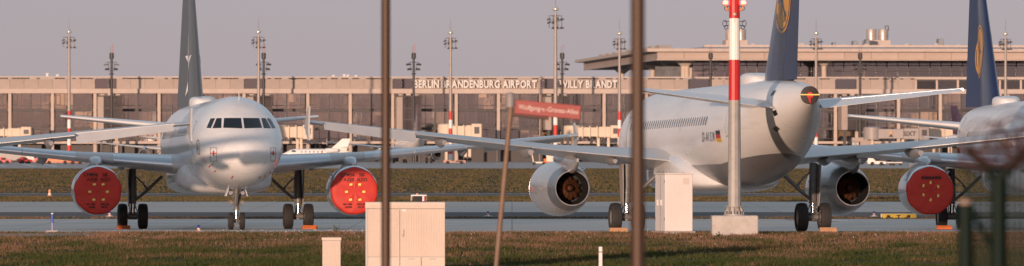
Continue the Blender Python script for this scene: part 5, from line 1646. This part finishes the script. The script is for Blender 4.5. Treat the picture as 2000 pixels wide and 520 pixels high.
# tall brown poles
M_BROWN = pm('corten_brown', (.070, .036, .020), .5, metal=.2, var=.15, scale=1.2, stretch=(6, 6, .5))
def tall_pole(label, px, d, r):
    t = thing('steel_pole', label, 'pole', (wx(px, d), d, gz(d)), 0, 'tall brown steel poles')
    MB().path([(0, 0, 0), (0, 0, 7.5)], [r * 1.05, r * .97], 20).ob('shaft', M_BROWN, t, .8)
    MB().lathe([(0, r * 2.4), (.02, r * 2.4), (.02, r)], 20, 'z').ob('base_plate', M_BROWN, t, .5)
    MB().lathe([(7.5, r * .97), (7.53, r * .9), (7.56, .003)], 20, 'z').ob('cap', M_BROWN, t, .8)
tall_pole('tall brown steel pole in front of the wide beige cabinet', 753.5, 76, .052)
tall_pole('thicker blurred brown steel pole before the rear-view airliner', 1245.5, 50, .052)

# street sign on a leaning post
d = 111.0; s_ = d / F
g0 = gz(d)
t = thing('street_sign', 'blurred red street name sign on a leaning rusty post', 'street sign', (wx(999, d), d, g0), 0)
zt_ = wz(212, d) - g0
lean = (968 - 999) / (520 - 200)
zb = 0
MB().path([(lean * zt_, 0, 0), (0, 0, zt_ + .12)], .042, 14).ob('post', pm('post_rust', (.20, .125, .085), .6, var=.2, scale=3), t, .8)
MB().lathe([(-.09, .02), (-.08, .075), (.10, .075), (.16, .05), (.17, .005)], 14, 'z', (-.02, 0, zt_ + .10)).ob('cap', pm('cap_grey', (.26, .24, .24), .5), t, .8)
bd = MB().bbox(.03, 1.13, -.015, .015, -.125, .110, .008).ob('board', pm('sign_red', (.27, .028, .024), .45, var=.04), t, loc=(.03, -.02, zt_ + .04))
bd.rotation_euler = (0, math.radians(5.2), 0)
ln = text_mesh('Wolfgang-v.-Gronau-Allee', .108, .002, pm('sign_text_white', (.60, .50, .46), .5), .006)
v = np.array([q.co[:] for q in ln.vertices]); kx = 1.0 / (v[:, 0].max() - v[:, 0].min())
o = obj('lettering', ln, bd, (.09, -.020, -.040)); o.scale = (kx, 1, 1.05)
MB().path([(.0, 0, zt_ - .10), (.62, 0, zt_ - .165)], .03, 10).ob('bracket', pm('bracket_dark', (.10, .06, .05), .6), t, .8)

# green security fence with rolls of barbed wire
M_GREEN = pm('fence_green', (.003, .012, .008), .6, var=.15, spec=.2)
M_RUST = pm('barbed_rust', (.085, .028, .024), .65, metal=.4, var=.2)
d = 40.0; g0 = gz(d); s_ = d / F
fx = lambda px: wx(px, d)
t = thing('security_fence', 'blurred dark green fence with rolls of rusty barbed wire at the right edge', 'fence', (fx(1885), d, g0), 0)
X = lambda px: (px - 1885) * s_
Zf = lambda py: wz(py, d) - g0
MB().path([(0, 0, -.1), (0, 0, Zf(398))], .044, 12).ob('post', M_GREEN, t, .8)
MB().lathe([(Zf(398), .038), (Zf(393), .036), (Zf(391), .005)], 12, 'z').ob('post_cap', pm('cap_tan', (.45, .30, .22), .6), t, .8)
for px in (1951, 2090):
    MB().path([(X(px), .05, -.1), (X(px), .05, Zf(352))], .042, 12).ob('post', M_GREEN, t, .8)
    for s2 in (-1, 1): MB().path([(X(px), .05, Zf(354)), (X(px + s2 * 62), .05, Zf(288))], .028, 8).ob('outrigger', M_GREEN, t, .8)
MB().path([(X(1893), 0, Zf(402)), (X(1950), .05, Zf(510))], .017, 8).ob('brace', M_GREEN, t, .8)
mesh = MB()
for k in range(90):
    xx = X(1888) + .034 * k
    if xx > X(2140): break
    mesh.box(xx, xx + .014, .10, .110, 0, Zf(330))
for k in range(52): mesh.box(X(1888), X(2140), .111, .119, .037 * k, .037 * k + .014)
stuff(mesh.ob('wire_mesh', M_GREEN, t))
for k, (py, m2) in enumerate(((292, M_RUST), (306, M_RUST), (318, M_RUST), (330, M_GREEN))):
    MB().path([(X(1868), 0, Zf(py + 3)), (X(1950), .05, Zf(py)), (X(2140), .05, Zf(py - 3))], .009, 6).ob('barbed_strand', m2, t)
for c0, r0, ph, yy, st_ in ((268, 34, 0.0, .15, 17), (284, 40, 1.4, -.15, 23), (300, 30, 2.6, .0, 20)):
    pts = []
    for k in range(40 * 16):
        a = 2 * math.pi * k / 16 + ph
        adv = k / 16 * st_
        if adv > 260: break
        wob = 1 + .22 * math.sin(adv * .11 + ph) + .1 * math.sin(adv * .31)
        pts.append((X(1890 + r0 * .7 + adv + r0 * .95 * wob * math.cos(a)), yy + .13 * math.sin(a * .5), Zf(c0 + 6 * math.sin(adv * .07) + r0 * wob * math.sin(a))))
    MB().path(pts, .0042, 5).ob('barbed_coil', M_RUST, t)

# ------------------------------------------------------------------ grass blades, flowers, weeds
rng = np.random.default_rng(5)
SOILS = []
for px0_, px1_, y0_, y1_ in ((-60, 215, 240, 254), (1590, 1850, 252, 257), (620, 760, 244, 250), (960, 1180, 246, 251)):
    cy_ = (y0_ + y1_) / 2
    SOILS.append((wx((px0_ + px1_) / 2, cy_), cy_, (px1_ - px0_) / 2 * cy_ / F, (y1_ - y0_) / 2))
def tuft_mesh(name, n, y0, y1, hmin, hmax, m, xw=1.12, blades=4, wid=.012):
    yy = y0 + (y1 - y0) * rng.random(n) ** .9
    xx = (rng.random(n) * 2 - 1) * yy * (1000 / F) * xw
    # clumps: keep where a coarse wave field is high
    keep = (np.sin(xx * .9 + 1.3 * np.sin(yy * .23)) + np.sin(yy * .55 + xx * .37) + np.sin(xx * 2.3 - yy * .8) + rng.normal(0, 1.0, n)) > -.6
    # little grows on the bare soil
    for sx, sy, ax, ay in SOILS: keep &= (((xx - sx) / ax) ** 2 + ((yy - sy) / ay) ** 2 > .85) | (rng.random(n) < .10)
    xx, yy = xx[keep], yy[keep]; n = len(xx)
    zz_ = np.interp(yy, GX, GZ)
    V = np.zeros((n, blades, 3, 3)); 
    for b in range(blades):
        a = rng.random(n) * 6.283; h = hmin + (hmax - hmin) * rng.random(n) ** 1.8; ln_ = rng.random(n) * .7 * h
        ox = xx + rng.normal(0, .04, n); oy = yy + rng.normal(0, .04, n)
        a2 = rng.normal(0, .5, n)
        V[:, b, 0] = np.stack([ox - wid * np.cos(a2), oy - wid * np.sin(a2), zz_ - .005], 1)
        V[:, b, 1] = np.stack([ox + wid * np.cos(a2), oy + wid * np.sin(a2), zz_ - .005], 1)
        V[:, b, 2] = np.stack([ox + ln_ * np.cos(a), oy + ln_ * np.sin(a), zz_ + h], 1)
    V = V.reshape(-1, 3)
    nf = len(V) // 3
    me = bpy.data.meshes.new(name)
    me.vertices.add(len(V)); me.vertices.foreach_set('co', V.ravel())
    me.loops.add(len(V)); me.loops.foreach_set('vertex_index', np.arange(len(V)))
    me.polygons.add(nf); me.polygons.foreach_set('loop_start', np.arange(nf) * 3)
    me.update(calc_edges=True); me.materials.append(m)
    return me
def blade_mat(name='grass_blades', cols=((.040, .054, .013, 1), (.072, .070, .022, 1), (.135, .083, .050, 1), (.225, .130, .085, 1)), isl=.40):
    m, t, b = principled(name)
    L = t.links.new
    g = t.nodes.new('ShaderNodeNewGeometry')
    mp = t.nodes.new('ShaderNodeMapping'); mp.inputs['Scale'].default_value = (1, .22, 1); L(g.outputs['Position'], mp.inputs[0])
    n = t.nodes.new('ShaderNodeTexNoise'); n.inputs['Scale'].default_value = .5; n.inputs['Detail'].default_value = 5; L(mp.outputs[0], n.inputs['Vector'])
    sp = t.nodes.new('ShaderNodeSeparateXYZ'); L(g.outputs['Position'], sp.inputs[0])
    mr_ = t.nodes.new('ShaderNodeMapRange'); mr_.inputs[1].default_value = 195; mr_.inputs[2].default_value = 235; mr_.inputs[3].default_value = -.17; mr_.inputs[4].default_value = .07
    L(sp.outputs[1], mr_.inputs[0])
    ri = t.nodes.new('ShaderNodeMath'); ri.operation = 'MULTIPLY_ADD'; L(g.outputs['Random Per Island'], ri.inputs[0]); ri.inputs[1].default_value = isl; ri.inputs[2].default_value = -isl / 2
    a1 = t.nodes.new('ShaderNodeMath'); a1.operation = 'ADD'; L(n.outputs[0], a1.inputs[0]); L(mr_.outputs[0], a1.inputs[1])
    a2 = t.nodes.new('ShaderNodeMath'); a2.operation = 'ADD'; L(a1.outputs[0], a2.inputs[0]); L(ri.outputs[0], a2.inputs[1])
    cr = t.nodes.new('ShaderNodeValToRGB'); e = cr.color_ramp.elements
    e[0].position = .32; e[0].color = cols[0]; e[1].position = .78; e[1].color = cols[3]
    k = e.new(.48); k.color = cols[1]
    k = e.new(.60); k.color = cols[2]
    gn = t.nodes.new('ShaderNodeMath'); gn.operation = 'MULTIPLY_ADD'; L(a2.outputs[0], gn.inputs[0]); gn.inputs[1].default_value = 1.6; gn.inputs[2].default_value = -.29
    L(gn.outputs[0], cr.inputs[0]); L(cr.outputs[0], b.inputs['Base Color'])
    b.inputs['Roughness'].default_value = .8; b.inputs['Specular IOR Level'].default_value = .2
    return m
BLADES = blade_mat()
FARBL = blade_mat('meadow_blades', ((.048, .056, .014, 1), (.078, .076, .024, 1), (.105, .082, .036, 1), (.150, .104, .056, 1)), .14)
stuff(tag(obj('grass', tuft_mesh('grass', 110000, 186, 260.5, .03, .15, BLADES)), 'dry brown and green grass verge in the foreground', 'grass'))
stuff(tag(obj('grass', tuft_mesh('grass', 30000, 431.5, 475, .04, .16, FARBL, 1.15, 3, .02)), 'narrow green grass strip between taxiway and service road', 'grass'))
stuff(tag(obj('grass', tuft_mesh('grass', 9000, 341.3, 346.8, .03, .14, BLADES, 1.15, 3, .015)), 'thin line of weeds between the two pavements', 'grass'))
stuff(tag(obj('grass', tuft_mesh('grass', 90000, 509, 1034, .05, .18, FARBL, 1.15, 3, .03)), 'wide olive and brown meadow before the apron', 'grass'))
fl = MB(); 
for k in range(420):
    y = 222 + 38 * rng.random() ** .6; x = wx(400 + 1700 * rng.random() ** 1.0 - (300 if rng.random() < .6 else 0), y)
    if rng.random() < .5: x = wx(330 + 520 * rng.random(), y); y = 250 + 10 * rng.random()
    z = gz(y) + .05 + .12 * rng.random(); r = .009 + .011 * rng.random()
    fl.add([(x - r, y, z), (x, y - r, z - r * .4), (x + r, y, z), (x, y + r * .3, z + r), (x, y, z - r)], [(0, 1, 3), (1, 2, 3), (0, 4, 1), (1, 4, 2), (2, 4, 3), (3, 4, 0)])
stuff(tag(fl.ob('wild_flowers', pm('flower_white', (.75, .72, .66), .7)), 'scattered tiny white flowers in the verge', 'flowers'))
def soil(name, px0, px1, y0, y1, seed):
    r_ = random.Random(seed); n = 40; pts = []
    cx, cy = wx((px0 + px1) / 2, (y0 + y1) / 2), (y0 + y1) / 2
    ax, ay = wx(px1, cy) - cx, (y1 - y0) / 2
    mb = MB(); mb.v.append((cx, cy, gz(cy) + .06))
    for k in range(n):
        a = 2 * math.pi * k / n; q = .8 + .25 * r_.random()
        y = cy + ay * q * math.sin(a); mb.v.append((cx + ax * q * math.cos(a), y, gz(y) + .004))
    for k in range(n): mb.f.append((0, 1 + k, 1 + (k + 1) % n))
    return stuff(tag(mb.ob(name, pm('sandy_soil', (.42, .31, .25), .95, var=.25, scale=1.5, bump=.25, bscale=5), None, 3.2), 'bare sandy patch in the grass near the left edge' if seed == 1 else 'thin bare sandy strip in the verge at right', 'soil'))
soil('bare_soil', -60, 215, 240, 254, 1)
soil('bare_soil', 1590, 1850, 252, 257, 2)
def weed(label, px, d, h, n, seed):
    r_ = random.Random(seed)
    t = thing('weed_plant', label, 'plant', (wx(px, d), d, gz(d)), 0, 'weeds')
    st = MB(); lf = MB()
    for k in range(n):
        a = r_.uniform(0, 6.28); l = h * r_.uniform(.5, 1); sp_ = r_.uniform(.1, .5) * h
        tip = (sp_ * math.cos(a), sp_ * math.sin(a), l)
        st.path([(0, 0, 0), (tip[0] * .4, tip[1] * .4, l * .6), tip], [.008, .006, .003], 5)
        for q in range(9):
            u = r_.uniform(.25, 1); p = Vector((tip[0] * u, tip[1] * u, l * u)); b = r_.uniform(0, 6.28); s2 = r_.uniform(.03, .06)
            o1 = Vector((math.cos(b), math.sin(b), .4)) * s2; o2 = Vector((-math.sin(b), math.cos(b), .2)) * s2 * .45
            lf.add([p, p + o1 * .5 + o2, p + o1, p + o1 * .5 - o2], [(0, 1, 2, 3)])
    st.ob('stem', pm('weed_stem', (.10, .09, .04), .8), t); stuff(lf.ob('leaf', pm('weed_leaf', (.05, .075, .018), .7, var=.3, scale=20), t))
weed('dark weed tuft before the sunlit red cover', 656, 258, .42, 12, 4)
weed('low green weed in the grass right of the mast block', 1642, 240, .25, 9, 5)
weed('low green weed below the mast block', 1404, 238, .28, 9, 6)
